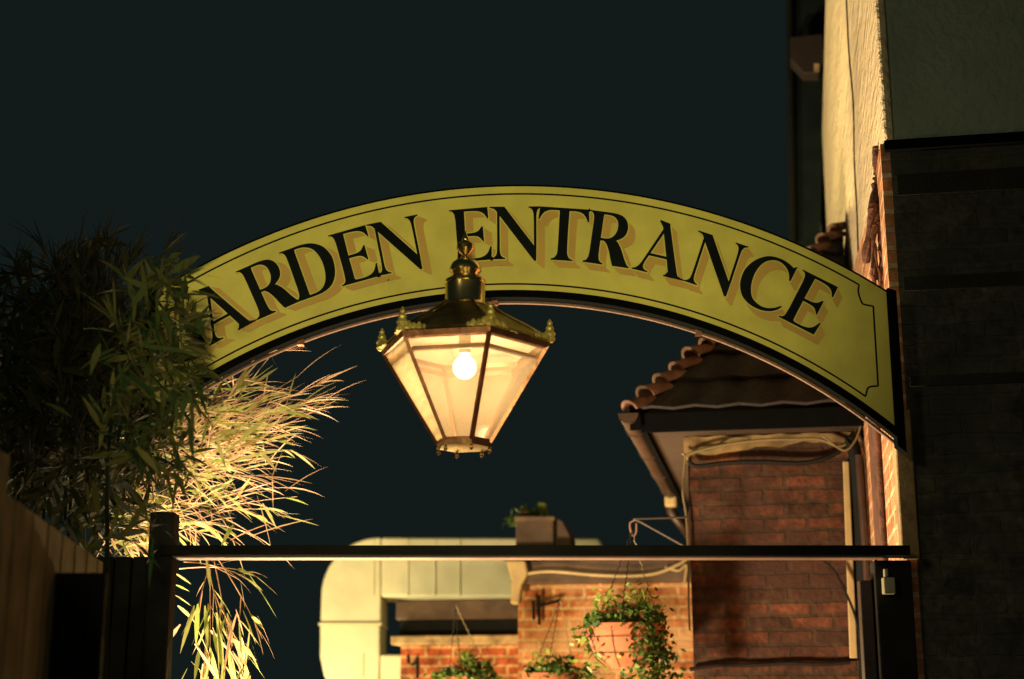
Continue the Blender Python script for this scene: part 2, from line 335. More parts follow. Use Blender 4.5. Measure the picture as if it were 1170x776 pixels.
fl = empty('floodlight', wor(*onv(918, 62, vD - 0.3)), -BETA); tag(fl, 'small dark box floodlight on a bracket high beside the cream wall', 'floodlight')
def rel(px, py, v, base): q = onv(px, py, v); return q - base
b0 = onv(918, 62, vD - 0.3)
def fpx(px, py, dv=0): q = onv(px, py, vD - 0.3 + dv) - b0; return q
m = MB(); a, c = fpx(905, 70), fpx(937, 50)
m.prism([fpx(903, 42), fpx(940, 38), fpx(944, 64), fpx(936, 84), fpx(918, 84), fpx(903, 68)], (0, 0, 0), (0, 0.16, 0)); m.build('housing', mat('brown_metal', (0.014, 0.008, 0.005), 0.7), fl, bevel=0.01)
m = MB(); m.prism([fpx(930, 73, -.004), fpx(936, 73, -.004), fpx(936, 82, -.004), fpx(930, 82, -.004)], (0, -.004, 0), (0, 0, 0)); m.build('lens', M['plaster'], fl)
m = MB()
for seq in ([(944, 58), (956, 58), (956, 66), (944, 66)], [(944, 76), (955, 76), (956, 83), (944, 84)], [(951, 58), (956, 58), (956, 84), (953, 84)]):
    m.prism([fpx(x, y, -.03) for x, y in seq], (0, 0, 0), (0, 0.05, 0))
m.build('bracket', M['black'], fl)
m = MB(); m.tube(spline([fpx(955, 60, -.02), fpx(952, 30, -.02), fpx(955, 0, -.02), fpx(954, -40, -.02)], 6), 0.012, 6); m.build('cable', M['cable'], fl)

# ------------------------------------------------------------ pier building with the hipped tile roof
vP = loc(at(880, 600, 8.0)).y
pb = bframe('brick_outhouse'); tag(pb, 'dark red brick outhouse with clay tile hipped roof, right of the hanging basket', 'building')
uL = onv(788, 600, vP).x; zT = onv(880, 497, vP).z; zE = onv(860, 521, vP).z
uR = -0.04
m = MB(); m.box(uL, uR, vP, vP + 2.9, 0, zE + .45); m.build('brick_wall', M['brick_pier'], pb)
# rough rendered cap of the pier
m = MB(); n = 22
top = []; bot = []
for i in range(n + 1):
    u = uL - 0.02 + (uR - uL + 0.02) * i / n
    top.append(Vector((u, 0, zT + 0.004 * math.sin(i * 1.7)))); bot.append(Vector((u, 0, zE + (onv(880, 508, vP).z - onv(880, 521, vP).z) * min(1, i / n * 1.6) + 0.006 * math.sin(i * 0.9) + 0.005 * math.sin(i * 3.1) + 0.005 * math.sin(i * 7.7))))
m.prism(top + bot[::-1], (0, vP - 0.012, 0), (0, vP + 0.2, 0)); m.build('cap_render', mat('flaking_plaster', (0.20, 0.135, 0.062), 0.95, var=0.75, scale=7, bump=0.25, bscale=60, dist=0.005, spec=.1), pb)
# roof: eaves corner, hip rising over front and side slopes
ec = onv(728, 470, vP - 0.35)                 # left front eaves corner
zEv = ec.z
hip_u, hip_v = 1.0, 1.0
best = None
for k in range(60, 160):                       # pitch so that the hip meets the wall where the photograph shows its tip
    tn = k / 100; s = abs(ec.x) - 0.05
    P = wor(ec.x + s, ec.y + s, zEv + s * tn) - EYE
    cz = P.dot(FWD); py = 388 - F * P.dot(UP) / cz
    if best is None or abs(py - 268) < best[0]: best = (abs(py - 268), tn, 585 + F * P.x / cz)
TN = best[1]
S = abs(ec.x) - 0.05
print('ROOF', best, 'S', S, 'zEv', zEv)
def pantile(m, A, B, C, D, nu, nv, amp, step):  # A-B eave, D-C ridge side ; S-shaped rolls and stepped courses
    A, B, C, D = map(Vector, (A, B, C, D)); nrm = (B - A).cross(D - A).normalized()
    if nrm.z < 0: nrm = -nrm
    for j in range(nv):
        t0, t1 = j / nv, (j + 1) / nv + 0.10 / nv
        rows = []
        for (t, h) in ((t0, step), (t1, 0)):
            r = []
            for i in range(nu * 4 + 1):
                sx = i / (nu * 4); p = (A.lerp(B, sx)).lerp(D.lerp(C, sx), t)
                r.append(p + nrm * (h + amp * (math.sin(i / 4 * 2 * math.pi) + .3 * math.sin(i / 2 * 2 * math.pi))))
            rows.append(r)
        low = [p - nrm * 0.018 for p in rows[0]]
        L_ = len(low); V = low + rows[0] + rows[1]
        m.raw(V, [(k * L_ + i, k * L_ + i + 1, (k + 1) * L_ + i + 1, (k + 1) * L_ + i) for k in range(2) for i in range(L_ - 1)])
m = MB()
nc = 7
for j in range(nc):                             # front slope, course by course, cut by the hip
    s0, s1 = S * j / nc, S * (j + 1) / nc
    A = (ec.x + s0 + .02, ec.y + s0, zEv + s0 * TN); B = (-0.05, ec.y + s0, zEv + s0 * TN)
    Cc = (-0.05, ec.y + s1, zEv + s1 * TN); D = (ec.x + s1 + .02, ec.y + s1, zEv + s1 * TN)
    nu = max(1, int((B[0] - A[0]) / 0.22)); pantile(m, A, B, Cc, D, nu, 1, 0.008, 0.028)
for j in range(nc):                             # left slope
    s0, s1 = S * j / nc, S * (j + 1) / nc
    A = (ec.x + s0, ec.y + s0, zEv + s0 * TN); B = (ec.x + s0, ec.y + 3.4, zEv + s0 * TN)
    Cc = (ec.x + s1, ec.y + 3.4, zEv + s1 * TN); D = (ec.x + s1, ec.y + s1, zEv + s1 * TN)
    nu = max(1, int((B[1] - A[1]) / 0.22)); pantile(m, A, B, Cc, D, nu, 1, 0.008, 0.028)
m.face([(ec.x + .02, ec.y + .02, zEv - .03), (-0.05, ec.y + .02, zEv - .03), (-0.05, ec.y + S, zEv + S * TN - .03)])
m.face([(ec.x + .02, ec.y + .02, zEv - .03), (ec.x + .02, ec.y + 3.4, zEv - .03), (-0.05, ec.y + 3.4, zEv + S * TN - .03), (-0.05, ec.y + S, zEv + S * TN - .03)])
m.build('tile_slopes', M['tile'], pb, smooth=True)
m = MB(); nt_ = 15; ln = S / nt_                  # bonnet hip tiles, lapped, open ends to the eaves
for j in range(nt_ + 1):
    s0 = ln * j - .02; s1 = s0 + ln * 1.18; V = []; seg = 8
    dirv = Vector((1, 1, TN)).normalized(); side = Vector((1, -1, 0)).normalized(); upv = side.cross(dirv)
    if upv.z < 0: upv = -upv
    jr_ = random.uniform(.85, 1.2); jl_ = random.uniform(-.008, .012)
    for (s, rr, lift) in ((s0, 0.062 * jr_, 0.045 + jl_), (s1, 0.048, 0.0)):
        c0 = Vector((ec.x + s, ec.y + s, zEv + s * TN)) + upv * (lift - 0.02)
        for thick in (0, 0.018):
            for k in range(seg + 1):
                a_ = math.pi * (k / seg) ; V.append(c0 + side * math.cos(a_) * (rr - thick) + upv * math.sin(a_) * (rr - thick))
    q = seg + 1; fs = []
    for k in range(seg):
        fs += [(k, k + 1, 2 * q + k + 1, 2 * q + k), (q + k, 3 * q + k, 3 * q + k + 1, q + k + 1), (k, q + k, q + k + 1, k + 1), (2 * q + k, 2 * q + k + 1, 3 * q + k + 1, 3 * q + k)]
    fs += [(0, 2 * q, 3 * q, q), (seg, q + seg, 3 * q + seg, 2 * q + seg)]
    m.raw(V, fs)
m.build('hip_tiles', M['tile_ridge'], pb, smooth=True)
# soffit, fascia
m = MB(); m.box(ec.x + .05, -0.05, ec.y + .05, vP - 0.03, zEv - 0.085, zEv - 0.065)
m.box(ec.x + .05, uL - 0.01, vP - 0.028, vP + 2.6, zEv - 0.085, zEv - 0.065); m.build('soffit', M['soffit'], pb)
m = MB(); m.box(ec.x + .03, -0.05, ec.y + .02, ec.y + .045, zEv - 0.11, zEv - 0.01); m.box(ec.x + .02, ec.x + .045, ec.y + .046, ec.y + 3.1, zEv - .11, zEv - .01)
m.box(ec.x - .04, ec.x + .018, ec.y + .0, ec.y + .02, zEv - .10, zEv + .03); m.build('fascia', M['pitch'], pb)
# half-round gutter on the left eaves
gx = ec.x - 0.045; m = MB(); prof = []
for k in range(9): a_ = math.pi * k / 8; prof.append((gx - 0.055 * math.cos(a_), -0.055 * math.sin(a_)))
inn = [(gx - 0.048 * math.cos(math.pi * k / 8), -0.048 * math.sin(math.pi * k / 8)) for k in range(9)][::-1]
m.prism([(x, 0, zEv - .015 + z) for x, z in prof + inn], (0, ec.y - .03, 0), (0, ec.y + 3.05, 0))
for k in range(4):
    yy = ec.y + .35 + k * .8; m.prism([(gx + (x - gx) * 1.12, 0, zEv - .014 + z * 1.12) for x, z in prof + inn], (0, yy, 0), (0, yy + .04, 0))
m.prism([(x, 0, zEv - .015 + z) for x, z in prof], (0, ec.y - .034, 0), (0, ec.y - .028, 0))
gt = m.build('gutter', M['gutter'], pb, smooth=True)
# swan neck and stop end at the far end of the gutter
m = MB(); y3 = ec.y + 2.95
m.tube(spline([(gx, y3, zEv - .06), (gx, y3, zEv - .16), (gx + .10, y3, zEv - .30), (uL - .07, y3 - .1, zEv - .52), (uL - .07, y3 - .1, zEv - 1.2)], 6), 0.035, 10)
m.build('downpipe', M['gutter'], pb, smooth=True)
m = MB(); m.box(gx - .045, gx + .045, y3 - .06, y3 + .08, zEv - .13, zEv - .04); m.build('gutter_outlet', M['pipe_cream'], pb, bevel=.02)
# cream and black pipes at the right of the pier
def vpipe(name, pts, r, mt, par, v, seg=10):
    m = MB(); m.tube(spline([onv(x, y, v) for x, y in pts], 5), r, seg); return m.build(name, mt, par, smooth=True)
m = MB(); A0 = [onv(x, y, vP - .05) for x, y in ((963, 527), (970, 527), (980, 752), (971, 752))]
m.prism(A0, (0, 0, 0), (0, .035, 0)); m.build('conduit', M['pipe_cream'], pb, bevel=.005)
vpipe('soil_pipe', ((972, 500), (980, 540), (986, 650), (990, 800)), 0.036, M['black'], pb, vP - .09)
vpipe('rain_pipe', ((981, 520), (990, 650), (997, 800)), 0.020, M['gutter'], pb, vP - .15)

# cables festooned over the pier
def cable(name, label, pts, v, r, mt, dv=0):
    m = MB(); P = [onv(x, y, v) + Vector((0, 0, 0)) for x, y in pts]
    m.tube(spline(P, 8), r, 6); o = m.build(name, mt, None, smooth=True); o.location = (O.x, O.y, 0); o.rotation_euler.z = -BETA
    return tag(o, label, 'cable')
cable('cable', 'thick black cable sagging across the top of the dark brick outhouse wall', ((786, 526), (796, 533), (830, 529), (870, 528), (920, 529), (955, 518), (972, 500), (983, 478)), vP - .05, .013, M['cable'])
cable('cable', 'olive cable climbing from the cap corner along the pale plaster', ((782, 522), (795, 516), (830, 508), (870, 503), (905, 502), (935, 502), (960, 510), (975, 498), (986, 470)), vP - .06, .008, M['cable_olive'])
cable('cable', 'pale bundle of wire tied at the left corner of the pale plaster cap', ((779, 518), (786, 521), (793, 517), (812, 515), (827, 506), (838, 501), (858, 501)), vP - .05, .006, M['cable_olive'])
cable('cable', 'loose loop of cable hanging under the end of the sign', ((940, 498), (958, 512), (968, 514), (978, 502), (985, 482), (990, 466)), vP - .16, .006, M['cable_olive'])
cable('cable', 'thin wire running down the left edge of the dark brick wall', ((783, 524), (780, 560), (784, 590), (786, 630), (787, 690), (788, 720)), vP - .03, .006, M['cable_olive'])
cable('cable', 'black cable strung low across the dark brick wall', ((788, 765), (820, 760), (860, 760), (900, 758), (940, 759), (972, 757)), vP - .04, .011, M['cable'])
cable('cable', 'slack black cable bowing from the wall to the cream conduit', ((940, 640), (955, 655), (972, 690), (980, 715), (984, 745)), vP - .10, .007, M['cable'])

# ------------------------------------------------------------ orange brick building with flat roof
vO = loc(at(690, 700, 10.9)).y
ob = bframe('garden_building'); tag(ob, 'flat roofed building with worn orange brick wall behind the hanging basket', 'building')
ul, ur = onv(592, 700, vO).x, uL - 0.0
zt = onv(690, 667, vO).z
m = MB(); m.box(ul, ur + .9, vO, vO + 3, 0, zt); m.build('brick_wall', M['brick_orange'], ob)
m = MB(); zf = onv(690, 640, vO).z
m.box(ul - .04, ur + .9, vO - .09, vO + 3, zt + .002, zf); m.build('fascia', M['lead'], ob, bevel=.01)
m = MB(); m.box(ul - .10, ur + .9, vO - .13, vO + 3, zf + .002, zf + .05); m.build('roof_edge', M['lead'], ob, bevel=.008)
m = MB(); P = onv(598, 655, vO - .2)
m.prism([onv(x, y, vO - .2) for x, y in ((578, 640), (600, 640), (603, 655), (596, 668), (593, 690), (583, 690), (584, 664))], (0, 0, 0), (0, .1, 0)); m.build('rain_hopper', M['pipe_cream'], ob, bevel=.015)
cable('cable', 'pale slack cable drooping along the brown fascia of the flat roof', ((584, 662), (600, 656), (630, 653), (680, 657), (720, 658), (750, 655), (775, 645), (786, 637)), vO - .16, .012, M['pipe_cream'])
cable('cable', 'second thinner cable dropping from the fascia by the outhouse corner', ((760, 648), (775, 652), (784, 646), (783, 660), (782, 668)), vO - .14, .009, M['pipe_cream'])

# lower red building
vLo = loc(at(520, 750, 12.3)).y
lb = bframe('low_building'); tag(lb, 'low red brick building with brown parapet in front of the pale duct', 'building')
u0, u1 = onv(458, 750, vLo).x, onv(592, 750, vLo).x + .6
z0 = onv(520, 737, vLo).z
m = MB(); m.box(u0, u1, vLo, vLo + .3, 0, z0); m.build('brick_wall', M['brick_red'], lb)
m = MB()
q = [onv(x, y, vLo - .05) for x, y in ((449, 735), (449, 727), (592, 722), (592, 737))]
m.box(u0 - .07, u1, vLo - .07, vLo + .3, z0 + .002, z0 + .075); m.build('coping', M['plaster'], lb, bevel=.01)
zc0, zc1 = z0 + .077, onv(520, 708, vLo).z
m = MB(); m.box(u0 - .02, u1, vLo + .03, vLo + .3, zc0, zc1); m.build('parapet', M['black'], lb)
m = MB(); zc2 = onv(520, 686, vLo + .1).z
m.box(u0 - .05, u1, vLo + .0, vLo + .3, zc1 + .002, zc2); m.build('roof_edge', M['lead'], lb, bevel=.012)

# ------------------------------------------------------------ duct
YD = 13.6
def dpx(px, py, dY=0): return at(px, py, YD + dY)
dt = empty('air_duct', (dpx(400, 700).x, YD, 0)); tag(dt, 'big pale galvanised air duct bending round beside the low red building', 'duct')
def prismY(m, pts, d0, d1):
    m.prism([Vector((p.x, 0, p.z)) for p in pts], (0, YD + d0, 0), (0, YD + d1, 0))
def arc(cx, cy, rx, ry, a0, a1, n=12): return [(cx + rx * math.cos(R(a0 + (a1 - a0) * i / n)), cy - ry * math.sin(R(a0 + (a1 - a0) * i / n))) for i in range(n + 1)]
def dpart(name, pxs, d0=0, d1=.75, mt=None, bev=.02):
    m = MB(); prismY(m, [dpx(x, y) for x, y in pxs], d0, d1)
    return m.build(name, mt or M['duct'], dt, bevel=bev, world=True)
dpart('elbow', arc(433, 680, 66, 66, 180, 90) + [(435, 614), (435.0, 713), (366, 713)])
dpart('horizontal_run', [(435.6, 614), (684, 615), (690, 625), (592, 645), (592, 682), (435.6, 682)])
dpart('vertical_run', [(365.5, 713.6), (434, 713.6), (434, 900), (440, 900)][0:2] + [(434, 747), (433, 800), (388, 800)] + [(370, 772), (365.5, 750)])
dpart('lower_run', [(434.6, 748), (470, 748), (470, 830), (434.6, 830)])
m = MB()
for x in (427, 466, 497, 525): prismY(m, [dpx(x, 616), dpx(x + .4, 616), dpx(x + .4, 681.5), dpx(x, 681.5)], -.012, -.002)
prismY(m, [dpx(364, 712), dpx(436, 712), dpx(436, 714.5), dpx(364, 714.5)], -.02, .76)
prismY(m, [dpx(414, 748), dpx(415.2, 748), dpx(415.2, 800), dpx(414, 800)], -.012, -.002)
m.build('joint_seam', M['duct'], dt, world=True)

# ------------------------------------------------------------ planter with plants on the flat roof
def blade(mb, base, d, length, width, droop=0.3, seg=3, fold=0.0):
    base = Vector(base); d = Vector(d).normalized()
    s = d.cross(Vector((0, 0, 1)))
    if s.length < .05: s = Vector((1, 0, 0))
    s.normalize(); s = (Matrix.Rotation(random.uniform(-1.2, 1.2), 3, d) @ s)
    V = []; p = base.copy(); dd = d.copy()
    prof = {2: (0.35, 1, 0), 3: (0.3, 1, 0.7, 0), 4: (.3, .9, 1, .6, 0)}[seg]
    for i in range(seg + 1):
        ww = width * prof[i] * .5
        if i == seg: V.append(p.copy())
        else: V += [p - s * ww, p + s * ww]
        dd = (dd + Vector((0, 0, -droop / seg))).normalized(); p = p + dd * (length / seg)
    fs = [(2 * i, 2 * i + 1, 2 * i + 3, 2 * i + 2) for i in range(seg - 1)] + [(2 * seg - 2, 2 * seg - 1, 2 * seg)]
    mb.raw(V, fs)
def rnd_dir(zb=0.0):
    v = Vector((random.gauss(0, 1), random.gauss(0, 1), random.gauss(0, 1) + zb)); return v.normalized()

pl = empty('planter_box', wor(*onv(618, 622, vO + .1)), -BETA); tag(pl, 'weathered brown planter box standing on the flat roof', 'planter')
b0 = onv(618, 622, vO + .1)
m = MB(); f1 = [onv(x, y, vO + .1) - b0 for x, y in ((589, 622), (632, 622), (632, 592), (589, 592))]
f1[0].z = f1[1].z = zf + .052 - b0.z
m.prism(f1, (0, 0, 0), (0, .55, 0)); m.build('box', M['planter'], pl, bevel=.012)
m = MB(); w_ = [onv(x, y, vO + .1) - b0 for x, y in ((588, 595), (634, 595), (634, 590), (588, 590))]
m.prism(w_, (0, -.015, 0), (0, .56, 0)); m.build('rim', M['planter'], pl, bevel=.008)
m = MB(); f2 = [onv(x, y, vO + .2) - b0 for x, y in ((634, 622), (653, 622), (651, 612), (643, 596), (634, 590))]
f2[0].z = f2[1].z = zf + .052 - b0.z
m.prism(f2, (0, 0, 0), (0, .3, 0)); m.build('slate', M['planter'], pl, bevel=.01)
pt = empty('roof_plant', wor(*onv(610, 588, vO + .3)), -BETA); tag(pt, 'small lime and dark plants growing in the roof planter box', 'plant')
b0 = onv(610, 588, vO + .3)
m = MB()
for k in range(60):
    c0 = onv(620 + random.gauss(0, 3), 583 + random.gauss(0, 3), vO + .3) - b0; blade(m, c0, rnd_dir(.5), .04, .03, .2, 2)
m.build('lime_foliage', M['leaf_lime'], pt)
m = MB()
for k in range(120):
    c0 = onv(604 + random.gauss(0, 9), 588 + random.gauss(0, 2.5), vO + .3) - b0; blade(m, c0, rnd_dir(.5), .06, .018, .3, 2)
for k in range(40):
    c0 = onv(583 + random.gauss(0, 4), 595 + random.gauss(0, 2.5), vO + .3) - b0; blade(m, c0, rnd_dir(.2), .05, .025, .3, 2)
m.build('foliage', M['ivy'], pt)
m = MB()
for k in range(14):
    c0 = onv(600 + random.gauss(0, 1.5), 585 + random.gauss(0, 1.5), vO + .28) - b0; blade(m, c0, rnd_dir(.3), .035, .03, .1, 2)
m.build('flower', M['petal'], pt)

# ------------------------------------------------------------ hanging baskets
def basket(px, py, v, rad, hook_px, label, ivy_pts, lime_pts, fl_pts, n_ivy, trail):
    c = onv(px, py, v); root = empty('hanging_basket', wor(*c), -BETA); tag(root, label, 'hanging basket', 'terracotta hanging baskets')
    m = MB(); h = rad * 1.05
    m.lathe([(rad * .10, -h), (rad * .42, -h * .96), (rad * .72, -h * .72), (rad * .93, -h * .38), (rad, -.02), (rad * 1.04, -.02), (rad * 1.04, .015), (rad * .93, .015), (rad * .88, -.03), (0.005, -.035)], seg=36)
    m.build('pot', M['terracotta'], root, smooth=True)
    m = MB()
    for k in range(9):
        a_ = 2 * math.pi * k / 9 + .3
        m.tube([(math.cos(a_) * rad * q * 1.02, math.sin(a_) * rad * q * 1.02, -h * z) for q, z in ((1.03, .02), (.94, .38), (.74, .72), (.44, .97))], .0018, 4)
    for q, z in ((.98, .25), (.80, .62)): m.tube([(math.cos(2 * math.pi * k / 24) * rad * q * 1.03, math.sin(2 * math.pi * k / 24) * rad * q * 1.03, -h * z) for k in range(25)], .0018, 4)
    m.build('wire_frame', M['black'], root)
    hk = onv(hook_px[0], hook_px[1], v) - c
    for k in range(3):
        a_ = 2 * math.pi * k / 3 + .5; m = MB(); p0 = Vector((math.cos(a_) * rad, math.sin(a_) * rad, .01))
        m.tube([p0.lerp(hk, t) + Vector((0, 0, -.02 * math.sin(math.pi * t))) + Vector((.004 * (-1) ** int(t * 30), 0, 0)) for t in [i / 30 for i in range(31)]], .0028, 5)
        m.build('chain', M['cable_olive'] if k == 0 else M['cable'], root)
    m = MB(); s_ = rad
    for k in range(n_ivy):
        a_ = random.uniform(0, 2 * math.pi); rr = rad * math.sqrt(random.random()) * 1.0
        blade(m, (math.cos(a_) * rr, math.sin(a_) * rr, random.uniform(.0, .09) * (1.3 if math.cos(a_) > 0 else .7)), rnd_dir(.4), random.uniform(.03, .055), random.uniform(.022, .04), .3, 2)
    for (x, z, sx, sz, nn) in trail:                           # trailing stems hang in front of and beside the pot
        for k in range(nn):
            xx = x + random.gauss(0, sx); zz = z + random.gauss(0, sz)
            yy = -math.sqrt(max(0, 1.06 - min(1, xx * xx))) * rad * random.uniform(.92, 1.2)
            blade(m, (xx * rad, yy, zz * rad), rnd_dir(-.2), random.uniform(.022, .042), random.uniform(.02, .032), .3, 2)
    m.build('ivy', M['ivy'], root)
    m = MB()
    for (x, z, sg, nn) in lime_pts:
        for k in range(nn): blade(m, ((x + random.gauss(0, sg)) * rad, random.uniform(-.9, .1) * rad, (z + random.gauss(0, sg)) * rad), rnd_dir(.3), random.uniform(.03, .05), random.uniform(.018, .034), .2, 2)
    m.build('lime_leaves', M['leaf_lime'], root)
    if fl_pts:
        m = MB()
        for (x, z) in fl_pts:
            for k in range(12): blade(m, ((x + random.gauss(0, .05)) * rad, -.6 * rad, (z + random.gauss(0, .05)) * rad), rnd_dir(), .022, .02, .1, 2)
        m.build('blossom', M['petal'], root)
    return root
vB = vP - .25
basket(714, 717, vB, .205, (722, 606), 'large terracotta hanging basket trailing ivy, left of the dark brick wall', None,
       [(-.42, .62, .17, 60), (.38, .66, .15, 45), (-.75, -.9, .22, 25), (.5, -1.35, .3, 50), (.1, -1.0, .25, 18), (0, .3, .3, 25), (-.95, -.4, .15, 18)],
       [(-.1, .45), (-.25, .35), (.25, .5)], 330,
       [(.80, -.3, .20, .45, 260), (.95, -1.1, .22, .4, 150), (.45, -.45, .20, .35, 35), (-.85, .1, .15, .12, 50), (.45, -1.4, .35, .3, 110), (-.95, -.6, .12, .35, 40)])
vB2 = loc(at(640, 760, 9.6)).y
basket(629, 772, vB2, .17, (640, 684), 'small terracotta hanging basket in the middle of the bottom edge, with lime leaves', None,
       [(-.1, .5, .22, 60), (.5, .25, .2, 15)], None, 200, [(.7, .15, .4, .12, 90), (1.4, .0, .25, .15, 60)])
basket(535, 776, vB2, .17, (520, 690), 'small hanging basket nearest the pale duct, lime sprig standing up', None,
       [(-.05, .62, .2, 70), (-.6, .2, .2, 14)], [(-.45, .45)], 220, [(-.8, .1, .35, .12, 90), (.8, .05, .35, .12, 90)])
# wire bracket on the pier that carries the big basket
br = bframe('basket_bracket'); tag(br, 'thin iron wall bracket at the outhouse corner holding the large basket', 'bracket')
m = MB()
for a_, b_ in (((787, 591), (724, 593)), ((733, 597), (785, 626)), ((787, 585), (788, 632)), ((724, 593), (733, 597))): m.tube([onv(*a_, vB), onv(*b_, vB)], .006, 6)
m.build('arm', M['gutter'], br)
m = MB(); m.tube(spline([onv(x, y, vB) for x, y in ((726, 594), (720, 598), (721, 608), (724, 612), (727, 608), (727, 598))], 5), .005, 6); m.build('hook', M['batten'], br)
# iron hooks on the far walls
for (nm, pts, v, lb_) in (('wall_hook', (((616, 680), (616, 714)), ((616, 692), (640, 686)), ((609, 686), (610, 708))), vO - .05, 'black iron wall hook high on the orange wall, left of the large basket'),
                          ('wall_hook', (((477, 750), (477, 775)), ((466, 748), (467, 758)), ((477, 756), (470, 760))), vLo - .05, 'black iron hook on the low red wall beside the duct')):
    m = MB()
    for a_, b_ in pts: m.tube([onv(*a_, v), onv(*b_, v)], .013, 6)
    o = m.build(nm, M['black']); o.location = (O.x, O.y, 0); o.rotation_euler.z = -BETA; tag(o, lb_, 'hook', 'iron hooks on the garden walls')

# ------------------------------------------------------------ vine stems on the corner
vn = bframe('climbing_vine'); tag(vn, 'bare twisted brown vine stems on the building corner above the sign', 'vine')
for pts, r_ in ((((1001, 168), (1004, 200), (998, 235), (993, 270), (990, 300)), .030), (((1006, 170), (1000, 205), (1003, 240), (997, 275), (1002, 320)), .022),
                (((1010, 172), (1009, 215), (1004, 250), (1008, 285), (1006, 325)), .020), (((1003, 240), (1010, 262), (1013, 290), (1010, 330)), .018),
                (((1014, 200), (1016, 240), (1013, 270), (1017, 300), (1015, 330)), .013), (((1012, 255), (1019, 270), (1018, 300), (1019, 330)), .012), (((998, 170), (1008, 210), (1001, 250), (996, 300), (1000, 330)), .012), (((1009, 168), (1003, 200), (1012, 235), (1009, 280), (1012, 330)), .010), (((1001, 200), (994, 250), (1001, 290), (1007, 330)), .010)):
    m = MB(); P = []
    for i, (x, y) in enumerate(pts):
        P.append(onv(x, y, .25 + .03 * math.sin(i * 2)))
    m.tube([p + Vector((random.gauss(0, .002), random.gauss(0, .004), 0)) for p in spline(P, 6)], lambda t, q=r_: q * (.62 + .18 * math.sin(t * 17 + q * 400)), 8); m.build('stem', M['vine'], vn, smooth=True)

# ------------------------------------------------------------ gate beam, posts and jamb
Yb = 5.5
gb = empty('gate_frame', (at(600, 630, Yb).x, Yb, 0)); tag(gb, 'black gate frame whose long crossbeam spans below the lantern', 'gate frame')
zb0, zb1 = at(600, 634.5, Yb - .06).z, at(600, 623, Yb - .06).z
xl, xr = at(186, 640, Yb).x, at(1036, 640, Yb).x
m = MB(); m.box(xl, xr, Yb - .06, Yb + .05, zb0, zb1); m.build('crossbeam', M['steel_dark'], gb, world=True, bevel=.003)
m = MB(); m.box(xl + .05, xr - .1, Yb - .052, Yb + .045, zb0 - .008, zb0 - .002); m.build('lit_underside', M['batten'], gb, world=True)  # lit underside of the black beam, put in as a paler strip
pL, pR = at(171, 640, Yb).x, at(199, 640, Yb).x
zp = at(186, 586, Yb).z
m = MB(); m.box(pL, pR, Yb - .04, Yb + .06, 0, zp); m.build('post', M['timber_black'], gb, world=True, bevel=.008)
jL, jR = at(1003, 690, Yb).x, at(1046, 690, Yb).x
m = MB(); m.box(jL, jR, Yb + .02, Yb + .09, 0, zb0 - .01); m.build('jamb', M['timber_black'], gb, world=True, bevel=.006)
m = MB(); m.box(jL - .05, jL - .004, Yb + .05, Yb + .1, 0, zb0 - .08); m.build('jamb_strip', M['gutter'], gb, world=True, bevel=.004)
m = MB(); a_, b_ = at(1009, 679, Yb), at(1021, 660, Yb); m.box(a_.x, b_.x, Yb - .02, Yb + .018, a_.z, b_.z)
a_, b_ = at(1010, 660, Yb), at(1014, 650, Yb); m.box(a_.x, b_.x, Yb - .01, Yb + .012, a_.z + .002, b_.z)
tag(m.build('junction_box', M['white_plastic'], None, bevel=.004), 'small cream switch box on the black jamb under the beam\'s end', 'switch box')
m = MB(); a_, b_ = at(51, 776, 3.75), at(122, 655, 3.75); m.box(a_.x, b_.x, 3.74, 3.77, 0, b_.z)  # dark panel added where the lower fence end lies in shadow
for k in range(1, 4): x = a_.x + (b_.x - a_.x) * k / 4; m.box(x - .004, x + .004, 3.734, 3.739, 0.01, b_.z - .01)
tag(m.build('shadow_panel', M['timber_black'], None), 'low dark panel added over the shadowed end of the brown fence', 'panel')
# black boarded side gate left of the post
m = MB(); xg = at(50, 640, Yb).x
for k in range(6):
    xa = xg + (pL - xg) * k / 6; m.box(xa + .003, xa + (pL - xg) / 6 - .003, Yb + .0, Yb + .03, .05, at(130, 636, Yb).z)
m.box(xg, pL - .004, Yb + .031, Yb + .045, .05, at(130, 637, Yb).z)
tag(m.build('side_gate', M['timber_black'], None, bevel=.004), 'black boarded gate panel between the fence and the gate post', 'gate')

# ------------------------------------------------------------ left fence
P1 = at(8, 563, 3.1); P2 = at(110, 637, 4.35); zt_ = (P1.z + P2.z) / 2
d = Vector((P2.x - P1.x, P2.y - P1.y, 0)).normalized(); nrm = Vector((d.y, -d.x, 0))
P1.z = 0
fr = empty('board_fence', (P1.x, P1.y, 0)); tag(fr, 'brown upright board fence running back at the lower left', 'fence')
pz = Vector((0, 0, 0)); bw = .10; mbs = MB()
for k in range(-8, 14):
    a_ = P1 + d * (k * bw + .001) - fr.location; b_ = a_ + d * (bw - .002); off = nrm * (.0 if k % 2 else -.0025)
    z1_ = at(8, 563, 3.1).z + (at(110, 637, 4.35).z - at(8, 563, 3.1).z) * (k * bw) / 1.3
    mbs.prism([a_ + off, b_ + off, b_ + off + Vector((0, 0, z1_)), a_ + off + Vector((0, 0, z1_))], (0, 0, 0), nrm * -.018)
mbs.build('boards', M['fence'], fr, bevel=.003)
m = MB(); a_ = P1 + d * -.10 - fr.location; m.box(a_.x - .09, a_.x + .010, a_.y - .06, a_.y + .04, 0, at(4, 516, 3.0).z)
m.build('post', M['fence'], fr, bevel=.006)

